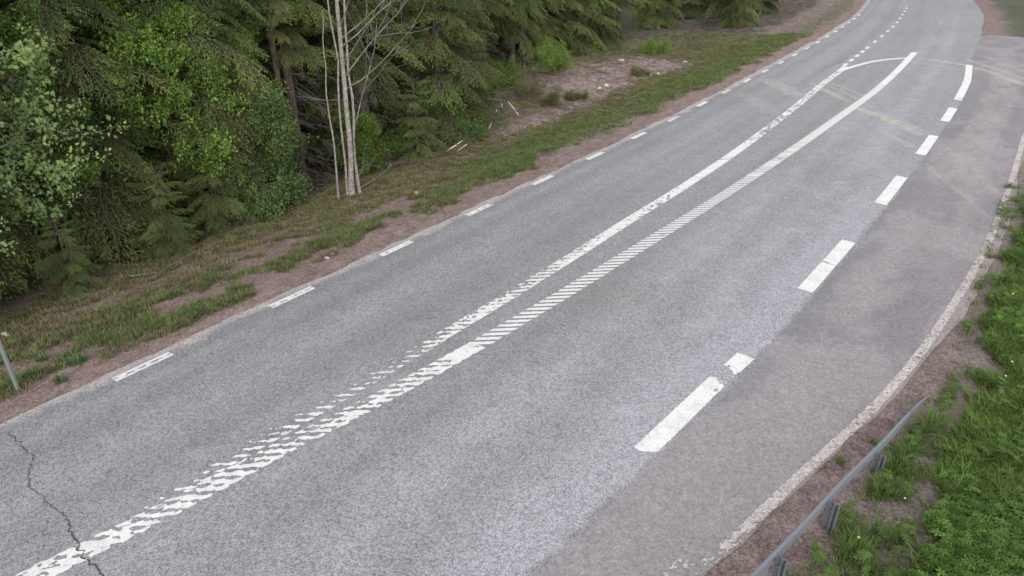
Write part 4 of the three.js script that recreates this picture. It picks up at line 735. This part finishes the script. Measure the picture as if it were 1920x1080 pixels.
function stick(t0, s0, h0, t1, s1, h1, r0, mat, label) { const a = G(t0, s0, h0), b = G(t1, s1, h1), mid = a.clone().lerp(b, 0.5).add(V(0.03, 0.02, 0.02)), m = new MB(); m.tube([a, a.clone().lerp(mid, 0.5), mid, b], [r0, r0 * 0.95, r0 * 0.85, r0 * 0.55], 7, null, true); const g = m.geo(); g.translate(-a.x, -a.y, -a.z); const o = mesh('fallen_stick', g, mat); o.position.copy(a); tag(o, label, 'stick', 'sticks on the cleared ground'); }
stick(-6.17, 19.94, 0.02, -6.53, 19.68, 0.58, 0.032, paleWood, 'longest pale stick leaning to the left at the front of the clearing'); stick(-5.63, 17.82, 0.02, -5.9, 17.65, 0.42, 0.03, deadWood, 'grey stick leaning left below the pale leaning stick'); stick(-5.54, 17.07, 0.02, -5.42, 17.16, 0.34, 0.03, paleWood, 'short pale stick leaning right at the foot of the brush'); stick(-7.9, 20.05, 0.55, -7.3, 20.5, 0.42, 0.04, deadWood, 'dark stick lying across the top of the brush'); stick(-7.2, 20.3, 0.02, -7.36, 20.2, 0.24, 0.03, deadWood, 'short grey stick between the pale leaning stick and the brush');
stick(-7.6, 19.9, 0.02, -7.62, 19.9, 0.24, 0.035, paleWood, 'leftmost short pale upright stem in the brush'); stick(-7.15, 19.7, 0.02, -7.15, 19.72, 0.22, 0.032, paleWood, 'lower short pale upright stem in the brush'); stick(-7.7, 20.8, 0.02, -7.7, 20.82, 0.26, 0.032, paleWood, 'upper short pale upright stem in the brush');
stick(-4.85, 13.75, 0.02, -4.68, 14.5, 0.3, 0.028, paleWood, 'longer pale peeled stick near the forest edge grass'); stick(-4.46, 13.94, 0.02, -4.5, 14.5, 0.2, 0.024, paleWood, 'shorter pale peeled stick nearer the road'); stick(-9.9, 25.8, 0.05, -10.4, 26.3, 1.5, 0.022, deadWood, 'thin leaning dead stem behind the clearing'); stick(-6.9, 33.6, 0.03, -8.3, 33.3, 0.05, 0.06, deadWood, 'weathered log on the rise at the back');
function brushPile(t, s, seed, label) { const g = thing('fallen_branch', G(t, s, 0.02), label, 'branch'), r = rng(seed), m = new MB(); grow(m, r, V(0, 0.04, 0), V(0.4, 0.12, -0.9).normalize(), 1.3, 0.03, 2, { wob: 0.55, lift: 0, leafFrom: -1, leafy: 0, fuzz: 0, kids: [2, 3], flat: 0.3, splay: 0.9 }, []); const p = m.p; for (let i = 1; i < p.length; i += 3) p[i] = Math.max(p[i], 0.0); mesh('wood', m.geo(), deadWood, g); }
brushPile(-4.2, 2.35, 720, 'grey fallen branch with forked twigs lying under the spruces'); brushPile(-4.3, 9.3, 721, 'dead branch lying at the foot of the bare tree'); brushPile(-6.3, 18.2, 722, 'tangled dead branch in the brush of the clearing');
console.log('done');
renderer.render(scene, camera);
